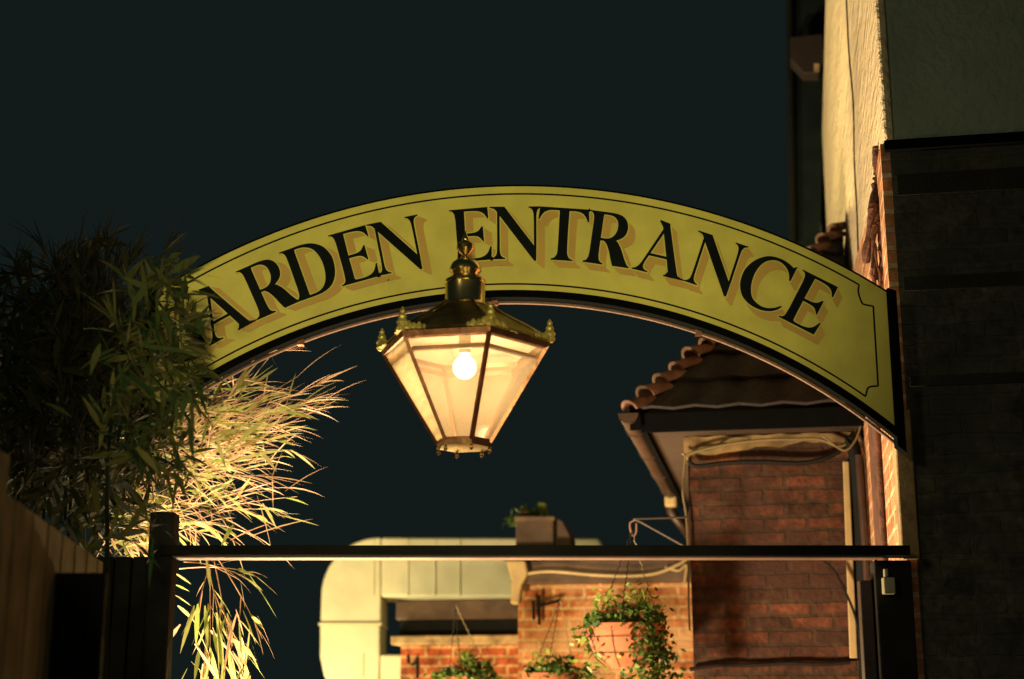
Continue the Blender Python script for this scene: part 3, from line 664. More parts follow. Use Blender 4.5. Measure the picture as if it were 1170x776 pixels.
# ------------------------------------------------------------ THE SIGN
Ys = 5.47
def sp(px, py): p = at(px, py, Ys); return (p.x, p.z)
def fit(pts):
    # least squares circle
    import numpy as np
    A = np.array([[x, z, 1] for x, z in pts]); b = np.array([-(x * x + z * z) for x, z in pts])
    s, *_ = np.linalg.lstsq(A, b, rcond=None); cx, cz = -s[0] / 2, -s[1] / 2
    return cx, cz, math.sqrt(cx * cx + cz * cz - s[2])
topc = fit([sp(*p) for p in ((235, 305), (270, 285), (328, 259), (400, 236), (500, 219), (600, 212), (680, 217), (760, 233), (840, 256), (920, 284), (1008, 328))])
botc = fit([sp(*p) for p in ((255, 418), (400, 358), (506, 338), (640, 335), (700, 341), (760, 353), (840, 382), (920, 426), (1016, 479))])
print('TOP', topc, 'BOT', botc)
xR = sp(1018, 420)[0]; xL = 2 * topc[0] - xR
def arcpts(c, x0, x1, n=64, dr=0):
    cx, cz, r = c; r += dr
    a0 = math.asin(max(-1, min(1, (x0 - cx) / r))); a1 = math.asin(max(-1, min(1, (x1 - cx) / r)))
    return [(cx + r * math.sin(a0 + (a1 - a0) * i / n), cz + r * math.cos(a0 + (a1 - a0) * i / n)) for i in range(n + 1)]
sg = empty('arch_sign', (topc[0], 5.5, 0)); tag(sg, 'arched yellow sign with black GARDEN ENTRANCE lettering over the gateway', 'sign')
def v3(p, y): return Vector((p[0], y, p[1]))
def prS(m, poly, y0, y1): m.prism([v3(p, 0) for p in poly], (0, y0, 0), (0, y1, 0))
def strip(m, A, B, y0, y1):      # solid band between two matching polylines
    n = len(A); V = [v3(p, y0) for p in A] + [v3(p, y0) for p in B] + [v3(p, y1) for p in A] + [v3(p, y1) for p in B]
    fs = []
    for i in range(n - 1):
        fs += [(i, i + 1, n + i + 1, n + i), (2 * n + i, 3 * n + i, 3 * n + i + 1, 2 * n + i + 1), (i, 2 * n + i, 2 * n + i + 1, i + 1), (n + i, n + i + 1, 3 * n + i + 1, 3 * n + i)]
    fs += [(0, n, 3 * n, 2 * n), (n - 1, 3 * n - 1, 4 * n - 1, 2 * n - 1)]
    m.raw(V, fs)
m = MB(); strip(m, arcpts(topc, xL, xR), arcpts(botc, xL, xR), Ys, Ys + .03); m.build('board', M['board'], sg, world=True)
PXM = (sp(600, 300)[1] - sp(600, 310)[1]) / 10        # metres per pixel, vertical, on the sign
fx = sp(1028, 420)[0]; fL = 2 * topc[0] - fx
m = MB()
strip(m, arcpts(topc, fL, fx, dr=.006), arcpts(topc, fL, fx, dr=.001), Ys - .006, Ys + .05)            # thin top edge
strip(m, arcpts(botc, fL, fx, dr=-.001), arcpts(botc, fL, fx, dr=-.030), Ys - .022, Ys + .022)        # lower rim
zt1 = arcpts(topc, xR, fx)[0][1]; zb1_ = arcpts(botc, fL, fx, dr=-.030)[-1][1]
for (xa, xb) in ((xR + .0005, fx), (fL, xL - .0005)):
    prS(m, [(xa, zb1_ - .004), (xb, zb1_ - .03), (xb, zt1 - .0), (xa, zt1 + .012)], Ys - .024, Ys + .030)
strip(m, arcpts(topc, fL, fx, dr=-.012), arcpts(botc, fL, fx, dr=.012), Ys + .031, Ys + .040)        # back
m.build('frame', M['pitch'], sg, world=True, bevel=.002)
m = MB(); A_ = arcpts(botc, fL + .05, fx - .02, dr=-.0345); m.tube([v3(p, Ys + .042) for p in A_], .007, 8); m.build('batten', M['batten'], sg, world=True, smooth=True)
for px_ in (345, 565, 797):
    m = MB()
    x = sp(px_, 300)[0]; z = arcpts(botc, x, x + .01, 1, dr=-.040)[0][1]; m.box(x - .012, x + .012, Ys + .026, Ys + .056, z - .006, z + .016)
    m.build('batten_clip', M['copper'], sg, world=True)
# drawn border line with notched corners
ti, bi = -.031, .028
def linepoly():
    xr_ = sp(1002, 420)[0]; xl_ = 2 * topc[0] - xr_; rn = .055
    tp = arcpts(topc, xl_ + rn * .9, xr_ - rn * .9, 80, ti); bt = arcpts(botc, xl_ + rn * .9, xr_ - rn * .9, 80, bi)
    pr = tp[:]
    zt2 = tp[-1][1]; zb2 = bt[-1][1]; zt3, zb3 = zt2 - .055 - .03, zb2 - .015 + .055
    # concave quarter notch at the upper right, vertical, notch at the lower right
    a, b = Vector(tp[-1]), Vector((xr_, zt3)); mid = (a + b) / 2 + Vector((-.022, -.022))
    up_notch = spline([a, a + Vector((-.004, -.03)), mid + Vector((.004, -.006)), b + Vector((-.03, .006)), b], 6)
    c, d2 = Vector((xr_, zb3)), Vector(bt[-1]); mid2 = (c + d2) / 2 + Vector((-.014, .012))
    lo_notch = spline([c, c + Vector((-.026, -.002)), mid2, d2 + Vector((.006, .02)), d2], 6)
    right = [tuple(p) for p in up_notch] + [tuple(p) for p in lo_notch]
    ctr = topc[0]; left = [(2 * ctr - x, z) for x, z in right][::-1]
    return tp + right[1:-1] + bt[::-1] + left[1:-1]
lp = linepoly(); hw = .0033; n = len(lp); A_, B_ = [], []
for i in range(n):
    p, q, r_ = Vector(lp[i - 1]), Vector(lp[i]), Vector(lp[(i + 1) % n]); t = (r_ - p)
    if t.length < 1e-6: t = Vector((1, 0))
    t.normalize(); nn = Vector((-t.y, t.x)); A_.append(tuple(q + nn * hw)); B_.append(tuple(q - nn * hw))
m = MB(); strip(m, A_ + [A_[0]], B_ + [B_[0]], Ys - .0012, Ys - .0002); m.build('border_line', M['letter'], sg, world=True)

# glyphs : hand drawn serif capitals, each a list of outlines in units of the cap height
def V2(l): return [Vector(p) for p in l]
def sm(l, n=5): return [p for p in spline([Vector(p) for p in l], n)]
G = {}
G['E'] = (.72, [V2([(.0, 1)]) + V2([(.70, 1.005), (.705, .79), (.675, .79)]) + sm([(.665, .82), (.62, .885), (.54, .93), (.42, .948), (.27, .95)]) + V2([(.26, .53)])
          + sm([(.30, .53), (.42, .535), (.50, .565), (.565, .64)]) + V2([(.59, .64), (.59, .36), (.565, .36)]) + sm([(.565, .37), (.50, .445), (.42, .47), (.30, .475)]) + V2([(.26, .475), (.26, .07)])
          + sm([(.29, .052), (.44, .05), (.56, .075), (.64, .14), (.695, .25)]) + V2([(.72, .25), (.70, 0), (.0, 0), (.0, .02)]) + sm([(.04, .03), (.08, .07), (.095, .16), (.10, .30)]) + V2([(.10, .72)]) + sm([(.10, .80), (.085, .91), (.05, .965), (.0, .98)])])
G['N'] = (.97, [V2([(.03, 0), (.28, 0), (.28, .02)]) + sm([(.24, .035), (.20, .08), (.185, .16), (.183, .3)]) + V2([(.183, .86), (.135, .9)]) + sm([(.135, .3), (.13, .16), (.115, .08), (.07, .035), (.03, .02)]),
               V2([(.0, 1), (.27, 1), (.815, .235), (.84, -.035), (.80, -.035), (.15, .87)]) + sm([(.14, .885), (.09, .95), (.0, .98)]),
               V2([(.800, .1), (.84, -.035), (.848, .3)]) + sm([(.85, .7), (.855, .85), (.875, .93), (.91, .965), (.95, .98)]) + V2([(.95, 1), (.71, 1), (.71, .98)]) + sm([(.75, .965), (.785, .92), (.80, .84), (.804, .7)])])
G['T'] = (.93, [V2([(.02, 1.0), (.91, 1.0), (.93, .76), (.90, .76)]) + sm([(.885, .80), (.83, .89), (.75, .935), (.66, .948)]) + V2([(.56, .945)]) + sm([(.555, .6), (.56, .2), (.575, .10), (.61, .045), (.67, .02)]) + V2([(.67, 0), (.27, 0), (.27, .02)])
               + sm([(.33, .045), (.37, .10), (.385, .2), (.385, .6)]) + V2([(.38, .945)]) + sm([(.28, .948), (.18, .935), (.10, .89), (.04, .80)]) + V2([(.025, .76), (.0, .76)])])
stemR = V2([(.0, 1), (.28, 1), (.27, .8)]) + sm([(.268, .3), (.275, .14), (.30, .06), (.37, .02)]) + V2([(.37, 0), (.0, 0), (.0, .02)]) + sm([(.06, .05), (.09, .12), (.10, .25)]) + sm([(.10, .76), (.09, .9), (.05, .965), (.0, .98)])
G['R'] = (.86, [stemR,
               sm([(.22, 1.0), (.44, 1.0), (.60, .97), (.70, .88), (.735, .74), (.70, .60), (.60, .51), (.45, .455), (.24, .45)]) + sm([(.24, .50), (.38, .50), (.47, .54), (.535, .64), (.55, .75), (.53, .86), (.46, .93), (.36, .95), (.22, .95)]),
               sm([(.30, .475), (.38, .40), (.44, .28), (.50, .10), (.54, .0)]) + V2([(.84, 0), (.84, .02)]) + sm([(.80, .05), (.74, .16), (.66, .34), (.58, .46), (.52, .50)])])
G['D'] = (.88, [stemR[:6] + V2([(.27, .05), (.30, 0), (.0, 0), (.0, .02)]) + sm([(.06, .05), (.09, .12), (.10, .25)]) + sm([(.10, .76), (.09, .9), (.05, .965), (.0, .98)]),
               sm([(.22, 1.0), (.42, 1.0), (.62, .955), (.78, .83), (.865, .64), (.87, .46), (.82, .26), (.71, .10), (.55, .02), (.38, 0.0), (.24, 0)]) + sm([(.24, .05), (.42, .055), (.54, .11), (.63, .24), (.675, .45), (.665, .66), (.60, .83), (.50, .915), (.38, .95), (.22, .95)])])
G['D'][1][0] = V2([(.0, 1), (.28, 1), (.27, .9), (.27, .06), (.28, 0), (.0, 0), (.0, .02)]) + sm([(.06, .05), (.09, .12), (.10, .25)]) + sm([(.10, .76), (.09, .9), (.05, .965), (.0, .98)])
G['R'][1][0] = V2([(.0, 1), (.28, 1), (.27, .9)]) + sm([(.268, .3), (.275, .14), (.30, .06), (.37, .02)]) + V2([(.37, 0), (.0, 0), (.0, .02)]) + sm([(.06, .05), (.09, .12), (.10, .25)]) + sm([(.10, .76), (.09, .9), (.05, .965), (.0, .98)])
G['A'] = (.96, [V2([(.31, 1.03), (.50, 1.0)]) + sm([(.52, .92), (.80, .14), (.86, .05), (.96, .02)]) + V2([(.96, 0), (.58, 0), (.58, .02)]) + sm([(.61, .04), (.635, .09), (.63, .15), (.42, .80), (.38, .91), (.31, 1.0)]),
               V2([(.40, .88), (.43, .80)]) + sm([(.20, .18), (.19, .10), (.22, .045), (.29, .02)]) + V2([(.29, 0), (.0, 0), (.0, .02)]) + sm([(.06, .045), (.11, .10), (.15, .18)]) + V2([(.395, .86)]),
               V2([(.23, .32), (.60, .32), (.59, .37), (.25, .37)])])
Cpts_o = [(.80, .955), (.66, 1.005), (.50, 1.02), (.30, .975), (.12, .82), (.02, .62), (.0, .47), (.03, .28), (.14, .10), (.32, .0), (.52, -.02), (.68, .015), (.80, .09), (.875, .19)]
Cpts_i = [(.85, .20), (.74, .11), (.60, .055), (.46, .065), (.32, .14), (.235, .30), (.20, .50), (.22, .70), (.29, .85), (.42, .945), (.56, .955), (.69, .895), (.77, .80), (.81, .70)]
G['C'] = (.87, [V2([(.86, 1.0)]) + sm(Cpts_o) + sm(Cpts_i) + V2([(.84, .70)])])
G['G'] = (.90, [V2([(.86, 1.0)]) + sm(Cpts_o[:-2] + [(.82, .08)]) + V2([(.80, .13)]) + sm([(.66, .06)] + Cpts_i[2:]) + V2([(.84, .70)]),
               V2([(.67, .03), (.83, .10), (.83, .34)]) + sm([(.84, .40), (.87, .43), (.91, .445)]) + V2([(.91, .465), (.56, .465), (.56, .445)]) + sm([(.62, .43), (.66, .39), (.67, .34)])])
def offset(poly, e):
    P = []
    for p in poly:
        if not P or (p - P[-1]).length > 1e-4: P.append(p)
    if (P[0] - P[-1]).length < 1e-4: P.pop()
    n = len(P); ar = sum(P[i].x * P[(i + 1) % n].y - P[(i + 1) % n].x * P[i].y for i in range(n))
    if ar < 0: P = P[::-1]
    if e == 0: return P
    out = []
    for i in range(n):
        a = (P[i] - P[i - 1]).normalized(); b = (P[(i + 1) % n] - P[i]).normalized()
        na, nb_ = Vector((a.y, -a.x)), Vector((b.y, -b.x)); mm = na + nb_
        k = mm.length_squared
        out.append(P[i] + (mm * (2 / k) * e if k > .9 else (na + nb_).normalized() * e * 1.6 if k > 1e-6 else na * e))
    return out
H = sp(545, 239)[1] - sp(545, 299)[1]
tcx, tcz = topc[0], topc[1]
b_pt = sp(545, 298.5); r_base = math.hypot(b_pt[0] - tcx, b_pt[1] - tcz)
word = [('G', 202, 385), ('A', 252, 354), ('R', 309, 332), ('D', 356, 310), ('E', 405, 293), ('N', 454, 279), ('E', 538, 269), ('N', 590, 268), ('T', 643, 270), ('R', 696, 277), ('A', 757, 289), ('N', 815, 310), ('C', 871, 331), ('E', 919, 355)]
def tri_poly(poly):  # robust triangulation of a concave outline
    from mathutils.geometry import tessellate_polygon
    return tessellate_polygon([[Vector((p.x, p.y, 0)) for p in poly]])
def glyph(mb, ch, ang, rb, ctr, e, off, y):
    wd, pieces = G[ch]
    ca, sa = math.cos(ang), math.sin(ang)
    for i, pc in enumerate(pieces):
        P = offset(pc, e)
        W = []
        for p in P:
            x = (p.x - wd / 2 + off[0]) * H; z = (p.y + off[1]) * H
            W.append((ctr[0] + rb * sa + x * ca + z * sa, ctr[1] + rb * ca - x * sa + z * ca))
        yy = y - i * .00012
        n = len(W); V = [v3(p, yy) for p in W] + [v3(p, yy + .0010) for p in W]
        fs = [t for t in tri_poly(P)] + [(k, (k + 1) % n, n + (k + 1) % n, n + k) for k in range(n)]
        mb.raw(V, fs)
for ch, px, py in word:
    q = sp(px, py); ang = math.atan2(q[0] - tcx, q[1] - tcz); C_ = (tcx, tcz)
    m = MB(); glyph(m, ch, ang, r_base, C_, 0, (0, 0), Ys - .0062); lt = m.build('letter', M['letter'], sg, world=True)
    m = MB(); glyph(m, ch, ang, r_base, C_, .022, (.0, .0), Ys - .0048); o1 = m.build('outline', M['board'], None)
    m = MB()
    for k in range(6): glyph(m, ch, ang, r_base, C_, 0, (.05 + .020 * k, -.045 - .016 * k), Ys - .0012 - k * .0004)
    o2 = m.build('drop_shade', M['shade'], None)
    for o_ in (o1, o2): o_.parent = lt

# ------------------------------------------------------------ THE LANTERN
Yl = 4.9
ax = at(531, 398, Yl).x
def lz(py): return at(531, py, Yl).z
k_ = (at(631, 398, Yl).x - at(531, 398, Yl).x) / 100      # metres per pixel
lt_ = empty('lantern', (ax, Yl, lz(398))); tag(lt_, 'lit six-sided brass street lantern hanging in front of the arched sign', 'lantern')
zz = lambda py: lz(py) - lz(398)
def hexp(r, z, rot=None):
    a0 = ROT; return [Vector((r * math.sin(a0 + k * math.pi / 3), -r * math.cos(a0 + k * math.pi / 3), z)) for k in range(6)]
ROT = R(18)
Rr, Rb = 95.5 * k_, 30 * k_
zt_r, zb_r = zz(400), zz(506)
top6, bot6 = hexp(Rr, zt_r), hexp(Rb, zb_r)
# panes
for k in range(6):
    a_, b_, c_, d_ = top6[k], top6[(k + 1) % 6], bot6[(k + 1) % 6], bot6[k]
    ctr = (a_ + b_ + c_ + d_) / 4; q = [p.lerp(ctr, .02) for p in (a_, b_, c_, d_)]
    m = MB(); nn = (b_ - a_).cross(d_ - a_).normalized() * .0015; m.prism(q, -nn, nn)
    m.face  # noqa
    p_ = m.build('glass_pane', M['glass_old'] if k == 4 else M['glass'], lt_)
    if k == 4: p_['label'] = 'rippled old glass pane'
# bars
for k in range(6):
    a_, b_ = top6[k], bot6[k]; m = MB(); m.tube([a_ * 1.004, b_ * 1.004], .0085, 4); m.build('corner_bar', M['copper'], lt_)
def hexring(m, r0, z0, r1, z1, r2, z2, r3, z3):
    rings = [hexp(r0, z0), hexp(r1, z1), hexp(r2, z2), hexp(r3, z3)]; V = sum(rings, [])
    m.raw(V, [(i * 6 + k, i * 6 + (k + 1) % 6, ((i + 1) % 4) * 6 + (k + 1) % 6, ((i + 1) % 4) * 6 + k) for i in range(4) for k in range(6)])
m = MB(); hexring(m, Rr + .006, zt_r - .006, Rr + .012, zt_r + .012, Rr - .02, zt_r + .012, Rr - .014, zt_r - .010); m.build('top_rail', M['copper'], lt_)
m = MB(); hexring(m, Rb + .006, zb_r + .008, Rb + .003, zb_r - .012, Rb - .010, zb_r - .012, Rb - .006, zb_r + .008); m.build('bottom_rail', M['copper'], lt_)
m = MB(); hexring(m, Rb + .006, zb_r - .013, Rb + .005, zb_r - .018, .004, zb_r - .018, .004, zb_r - .013); m.build('base_plate', M['brass_dark'], lt_)
for p in hexp(Rb - .002, zb_r - .0185):
    m = MB(); m.lathe([(.003, 0), (.006, -.001), (.004, -.006), (.007, -.011), (.006, -.016), (.002, -.020)], p, 10); m.build('foot_bead', M['brass'], lt_, smooth=True)
# inner rail seen through the glass and white enamel ceiling
m = MB(); hexring(m, Rr * .86, zt_r - .030, Rr * .86, zt_r - .046, Rr * .83, zt_r - .046, Rr * .83, zt_r - .030); m.build('inner_rail', M['copper'], lt_)
m = MB(); V = hexp(Rr - .022, zt_r + .004) + hexp(.12, zt_r + .055) + hexp(.02, zt_r + .06)
m.raw(V, [(i * 6 + k, i * 6 + (k + 1) % 6, (i + 1) * 6 + (k + 1) % 6, (i + 1) * 6 + k) for i in range(2) for k in range(6)]); m.build('reflector', M['reflector'], lt_)
# roof : hexagonal, slightly concave
zc = zz(349)
prof = [(Rr + .016, zt_r + .014), (Rr + .012, zt_r + .024), (Rr * .72, zt_r + .075), (Rr * .46, zt_r + .120), (Rr * .30, zc - .004)]
V = []
for (r_, z_) in prof: V += hexp(r_, z_)
m = MB(); m.raw(V, [(i * 6 + k, i * 6 + (k + 1) % 6, (i + 1) * 6 + (k + 1) % 6, (i + 1) * 6 + k) for i in range(len(prof) - 1) for k in range(6)] + [tuple(range(24, 30))])
m.build('roof', M['brass_dark'], lt_)
m = MB()
for p in hexp(Rr + .014, zt_r + .022):
    pin = p * 1.0; q = Vector((p.x * .3, p.y * .3, zc)) ; m.tube([p, Vector((p.x * .72, p.y * .72, zt_r + .078)), Vector((p.x * .46, p.y * .46, zt_r + .122)), Vector((p.x * .3, p.y * .3, zc))], .005, 6)
m.build('roof_rib', M['brass_dark'], lt_)
# chimney
kk = k_
m = MB(); z_ = zz
m.lathe([(27 * kk, z_(351)), (24 * kk, z_(348)), (23 * kk, z_(346)), (23 * kk, z_(325)), (24 * kk, z_(324)), (23.5 * kk, z_(321)), (19 * kk, z_(317.5)), (14 * kk, z_(315))], seg=40); m.build('chimney', M['brass'], lt_, smooth=True)
m = MB(); m.lathe([(13 * kk, z_(317)), (15 * kk, z_(313)), (18.5 * kk, z_(310)), (18.5 * kk, z_(307.5)), (16.5 * kk, z_(302)), (12 * kk, z_(298)), (7 * kk, z_(296)), (5 * kk, z_(294))], seg=36); m.build('cap', M['brass'], lt_, smooth=True)
m = MB(); m.lathe([(4.5 * kk, z_(296)), (3 * kk, z_(292)), (7 * kk, z_(289)), (10.5 * kk, z_(284.5)), (10 * kk, z_(280)), (6 * kk, z_(277)), (3.5 * kk, z_(275)), (4 * kk, z_(273.5)), (2 * kk, z_(269)), (.5 * kk, z_(264))], seg=28); m.build('finial', M['brass'], lt_, smooth=True)
# gilt acanthus castings on each corner
for k, p in enumerate(hexp(Rr + .010, zt_r + .018)):
    m = MB(); rd = Vector((p.x, p.y, 0)).normalized(); tg = Vector((-rd.y, rd.x, 0))
    m.lathe([(.012, -.006), (.020, .004), (.016, .014), (.021, .022), (.013, .034), (.015, .042), (.008, .054), (.010, .060), (.002, .074)], p, 9)
    for s_ in (-1, 1):
        nxt = hexp(Rr + .010, zt_r + .018)[(k + s_) % 6]; dr_ = (nxt - p).normalized()
        for j, sz in enumerate((.016, .012, .013, .008)):
            c_ = p + dr_ * (.022 + j * .017); m.lathe([(.002, -.006), (sz, .0), (sz * .8, sz * .9), (.002, sz * 1.7)], c_, 7)
    m.build('corner_casting', M['gilt'], lt_, smooth=True)
# bulb and holder
zb_ = zz(420)
m = MB(); prof = [(.0015, -.041)] + [(.041 * math.sin(R(a_)), -.041 * math.cos(R(a_))) for a_ in range(15, 150, 15)] + [(.018, .040), (.016, .050)]
m.lathe(prof, (0, 0, zb_), 24); m.build('bulb', M['bulb'], lt_, smooth=True)
m = MB(); m.lathe([(.020, .048), (.021, .11), (.016, .125), (.010, zt_r - zb_ + .05)], (0, 0, zb_), 16); m.build('bulb_holder', M['reflector'], lt_, smooth=True)
lamp('filament', 'POINT', (ax, Yl, lz(420)), 2.6, (1.0, 0.78, 0.48), 0.03)
# arm back to the sign frame
m = MB(); m.tube([(0, .02, zz(334)), (0, Yb - Yl + .05, zz(334))], .012, 8); m.build('support_arm', M['black'], lt_)

# ------------------------------------------------------------ BAMBOO
def shoot(tw, lf, st, P0, P1, sag, Yj, nleaf, ll, lw, straw=.5, r=.0022):
    P0, P1 = Vector(P0), Vector(P1); mid = P0.lerp(P1, .55) + Vector((0, 0, sag)); pts = []
    for i in range(9):
        t = i / 8; pts.append(P0 * (1 - t) ** 2 + mid * 2 * t * (1 - t) + P1 * t * t)
    tw.tube(pts, r, 4, r * .45, caps=False)
    for j in range(nleaf):
        t = random.uniform(.35, 1); i = min(7, int(t * 8)); f_ = t * 8 - i; p = pts[i].lerp(pts[i + 1], f_); d_ = (pts[i + 1] - pts[i]).normalized()
        dd = (d_ + rnd_dir() * random.uniform(.2, .62)); mb = st if random.random() < straw else lf
        L_ = ll * random.uniform(.5, 1.25); blade(mb, p, dd, L_, (lw * .32 if mb is st else lw) * random.uniform(.7, 1.2), random.uniform(.1, .6), 4)
bc = empty('bamboo', at(150, 800, 6.5).xy.to_3d()); tag(bc, 'floodlit bamboo spraying out to the right behind the gate post', 'bamboo')
tw, lf, st = MB(), MB(), MB()
tips = [(388, 430), (382, 446), (345, 433), (352, 452), (330, 470), (345, 485), (330, 498), (322, 520), (324, 553), (318, 540), (300, 462), (262, 446), (285, 440), (292, 562), (336, 562), (300, 500), (310, 455),
        (290, 612), (262, 588), (240, 598), (275, 625), (255, 612), (230, 610), (300, 580), (366, 448), (340, 515), (250, 470), (230, 480)]
for (x, y) in tips:
    for rep in range(1 + (y < 530 and random.random() < .6)):
        Yt = random.uniform(5.95, 6.9); bx, by = random.gauss(165, 18), random.gauss(560 if y < 560 else 600, 20)
        shoot(tw, lf, st, at(bx, by, random.uniform(6.2, 6.7)), at(x + random.gauss(0, 6), y + random.gauss(0, 6), Yt), random.uniform(.0, .10), 0, 9 if y < 530 else 5, .20, .017, .74)
# the airy spray at (320-370, 590)
shoot(tw, lf, st, at(255, 560, 6.3), at(325, 592, 6.2), .03, 0, 4, .12, .012, .3)
for (a_, b_) in (((316, 588), (366, 598)), ((318, 587), (345, 586)), ((300, 575), (318, 605))):
    P, Q = at(*a_, 6.2), at(*b_, 6.2); blade(lf, P, Q - P, (Q - P).length, .014, .1, 4)
for k in range(430):                                     # the dense heart of the clump
    t = random.random(); px = 215 + random.gauss(0, 42); py = 515 + random.gauss(0, 42) - (px - 215) * .25
    if px < 118 or px > 330 or py > 640: continue
    ang = random.gauss(-.15, .75); Y_ = random.uniform(6.1, 7.1)
    P = at(px, py, Y_); d_ = Vector((math.cos(ang), random.gauss(0, .4), -math.sin(ang) * .9))
    mb = st if random.random() < .6 else lf
    blade(mb, P, d_ , random.uniform(.12, .30) if mb is st else random.uniform(.09, .2), random.uniform(.003, .007) if mb is st else random.uniform(.012, .022), random.uniform(.1, .6), 4)
for k in range(150):                                     # brightly lit tuft low down by the gate post
    P = at(random.gauss(150, 17), random.uniform(575, 632), random.uniform(6.0, 6.5)); a_ = random.gauss(.2, .9)
    blade(st if random.random() < .6 else lf, P, Vector((math.cos(a_), random.gauss(0, .3), math.sin(a_))), random.uniform(.08, .2), random.uniform(.006, .018), .3, 4)
# drooping spray below the beam
for (x0, y0_, x1, y1_) in ((236, 640, 252, 720), (245, 642, 262, 740), (240, 650, 240, 760), (250, 640, 300, 730), (240, 645, 225, 700), (205, 600, 236, 640), (210, 642, 280, 660), (205, 650, 290, 655), (250, 690, 285, 770), (238, 690, 232, 776)):
    shoot(tw, lf, st, at(x0, y0_, 6.2), at(x1, y1_, 6.1), .03, 0, 5, .14, .016, .5, .003)
for (x0, y0_, x1, y1_, w__) in ((222, 692, 206, 742, .028), (226, 690, 224, 735, .02), (234, 692, 238, 735, .022), (240, 690, 262, 740, .026), (248, 700, 256, 770, .026), (228, 740, 222, 776, .018), (281, 717, 296, 757, .026),
                           (280, 660, 300, 672, .010), (288, 655, 317, 676, .014), (285, 657, 316, 699, .013), (275, 665, 280, 692, .012), (266, 730, 292, 750, .02), (262, 745, 270, 790, .024), (275, 740, 302, 768, .02), (240, 740, 252, 790, .024),
                           (200, 655, 218, 665, .012), (200, 668, 216, 674, .012), (200, 680, 219, 690, .014), (203, 692, 222, 706, .014), (270, 612, 252, 600, .012), (266, 600, 252, 623, .016)):
    P, Q = at(x0, y0_, 6.1 + random.gauss(0, .08)), at(x1, y1_, 6.05); blade(lf, P, Q - P, (Q - P).length * 1.1, w__, .15, 4)
for k in range(70):
    px = random.gauss(250, 22); py = random.uniform(695, 800); P = at(px, py, random.uniform(5.95, 6.3))
    blade(lf if random.random() < .55 else st, P, Vector((random.gauss(.15, .45), random.gauss(0, .3), -1)), random.uniform(.10, .2), random.uniform(.007, .022), .2, 4)
lf.build('green_leaves', M['leaf_bright'], bc, world=True); st.build('dry_leaves', M['leaf_straw'], bc, world=True); tw.build('twigs', M['twig'], bc, world=True)
for k in range(4):
    x = 60 + k * 30 + random.gauss(0, 5); m = MB(); b_ = at(x + 6, 776, 6.45 + random.gauss(0, .15)); t_ = at(x + random.gauss(40, 25), random.uniform(330, 470), 6.3)
    m.tube(spline([Vector((b_.x, b_.y, 0)), b_, b_.lerp(t_, .5) + Vector((-.03, 0, 0)), t_], 6), .009, 6, .003); m.build('culm', M['leaf_dim'], bc, world=True, smooth=True)

bd = empty('bamboo', at(60, 800, 5.9).xy.to_3d()); tag(bd, 'tall shaded bamboo mass rising above the brown fence at the far left', 'bamboo')
lf, tw = MB(), MB()
for k in range(150):
    bx, by = random.gauss(85, 40), random.uniform(330, 600); a_ = random.gauss(-1.57 if by < 400 else -1.2, .7); L_ = random.uniform(30, 85)
    ex, ey = bx + math.cos(a_) * L_, by + math.sin(a_) * L_
    if ey < 232: continue
    Y_ = random.uniform(5.7, 6.6); shoot(tw, lf, lf, at(bx, by, Y_), at(ex, ey, Y_ - .1), .02, 0, 12, .16, .024, 0)
for k in range(2600):
    px = random.gauss(75, 62); py = random.gauss(450, 90)
    if px > 200 or py < 262 + abs(px - 110) * .35 or py > 640 + (0 if px > 90 else -40): continue
    P = at(px, py, random.uniform(5.65, 6.7)); blade(lf, P, rnd_dir(-.3), random.uniform(.09, .19), random.uniform(.018, .034), .4, 3)
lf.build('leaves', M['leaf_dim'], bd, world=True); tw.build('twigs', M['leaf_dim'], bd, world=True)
for k in range(5):
    x = 10 + k * 30; m = MB(); b_ = at(x, 776, 5.9 + .1 * k); t_ = at(x + 25, 300, 6.1); m.tube([Vector((b_.x, b_.y, 0)), b_, t_], .012, 6, .004); m.build('culm', M['leaf_dim'], bd, world=True)

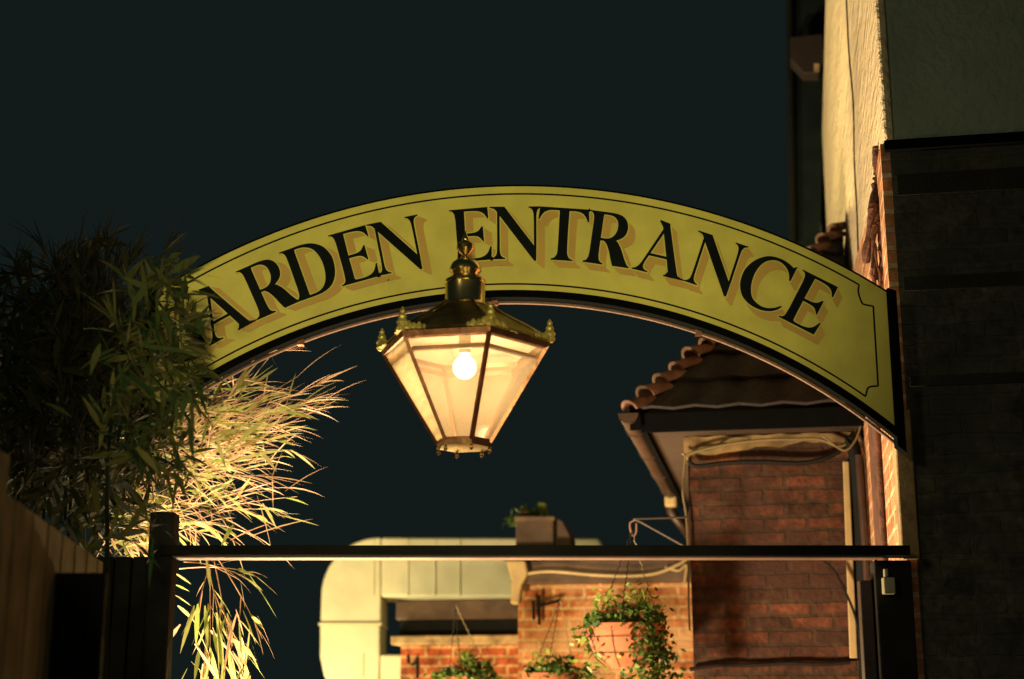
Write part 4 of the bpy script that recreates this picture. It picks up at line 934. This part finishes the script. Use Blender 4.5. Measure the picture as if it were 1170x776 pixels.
bf = empty('bamboo', at(140, 800, 5.1).xy.to_3d()); tag(bf, 'blurred green bamboo spray hanging in front of the sign\'s first letters', 'bamboo')
lf, tw = MB(), MB()
for (x0, y0_, x1, y1_, w__) in ((196, 312, 226, 291, .026), (178, 360, 186, 296, .024), (168, 345, 162, 300, .02), (190, 350, 196, 305, .02), (150, 350, 172, 320, .022), (205, 370, 240, 352, .012), (160, 395, 232, 400, .014), (190, 400, 232, 408, .014),
                             (222, 425, 236, 470, .024), (226, 440, 248, 500, .018), (205, 410, 228, 432, .02), (215, 440, 206, 480, .02), (170, 330, 142, 316, .018), (200, 330, 170, 312, .016), (232, 455, 240, 520, .02), (215, 480, 222, 530, .02), (178, 500, 240, 560, .02), (165, 520, 205, 548, .02), (186, 560, 150, 520, .018), (150, 560, 175, 600, .018), (214, 420, 252, 428, .014)):
    Y_ = random.uniform(3.9, 4.4); P, Q = at(x0, y0_, Y_), at(x1, y1_, Y_ - .05); blade(lf, P, Q - P, (Q - P).length * 1.1, w__, .1, 4)
for k in range(20):
    bx, by = random.gauss(150, 22), random.uniform(340, 590); a_ = random.gauss(-.3, .9); L_ = random.uniform(30, 75)
    ex = min(250, bx + math.cos(a_) * L_); ey = by + math.sin(a_) * L_; Y_ = random.uniform(4.0, 4.7)
    shoot(tw, lf, lf, at(bx, by, Y_), at(ex, ey, Y_ - .1), .02, 0, 11, .13, .018, 0)
for k in range(170):
    px = random.gauss(160, 34); py = random.gauss(440, 80)
    if px > 238 - max(0, (400 - py)) * .35 or py < 300: continue
    blade(lf, at(px, py, random.uniform(4.0, 4.8)), rnd_dir(-.2) + Vector((.3, 0, 0)), random.uniform(.08, .16), random.uniform(.012, .024), .4, 3)
for k in range(270):                                      # leaves lying over the left end of the sign
    px = random.gauss(192, 24); py = random.gauss(385, 60)
    if px > 232 - max(0, 360 - py) * .3 or py < 292 or px < 130: continue
    blade(lf, at(px, py, random.uniform(4.5, 5.3)), rnd_dir(-.1) + Vector((.35, 0, .1)), random.uniform(.07, .15), random.uniform(.012, .026), .35, 3)
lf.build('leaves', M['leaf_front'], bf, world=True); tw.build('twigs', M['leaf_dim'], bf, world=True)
m = MB(); b_ = at(120, 776, 5.25); m.tube(spline([Vector((b_.x, b_.y, 0)), b_, at(125, 500, 5.2), at(160, 330, 5.1)], 6), .012, 6, .003); m.build('culm', M['leaf_dim'], bf, world=True)
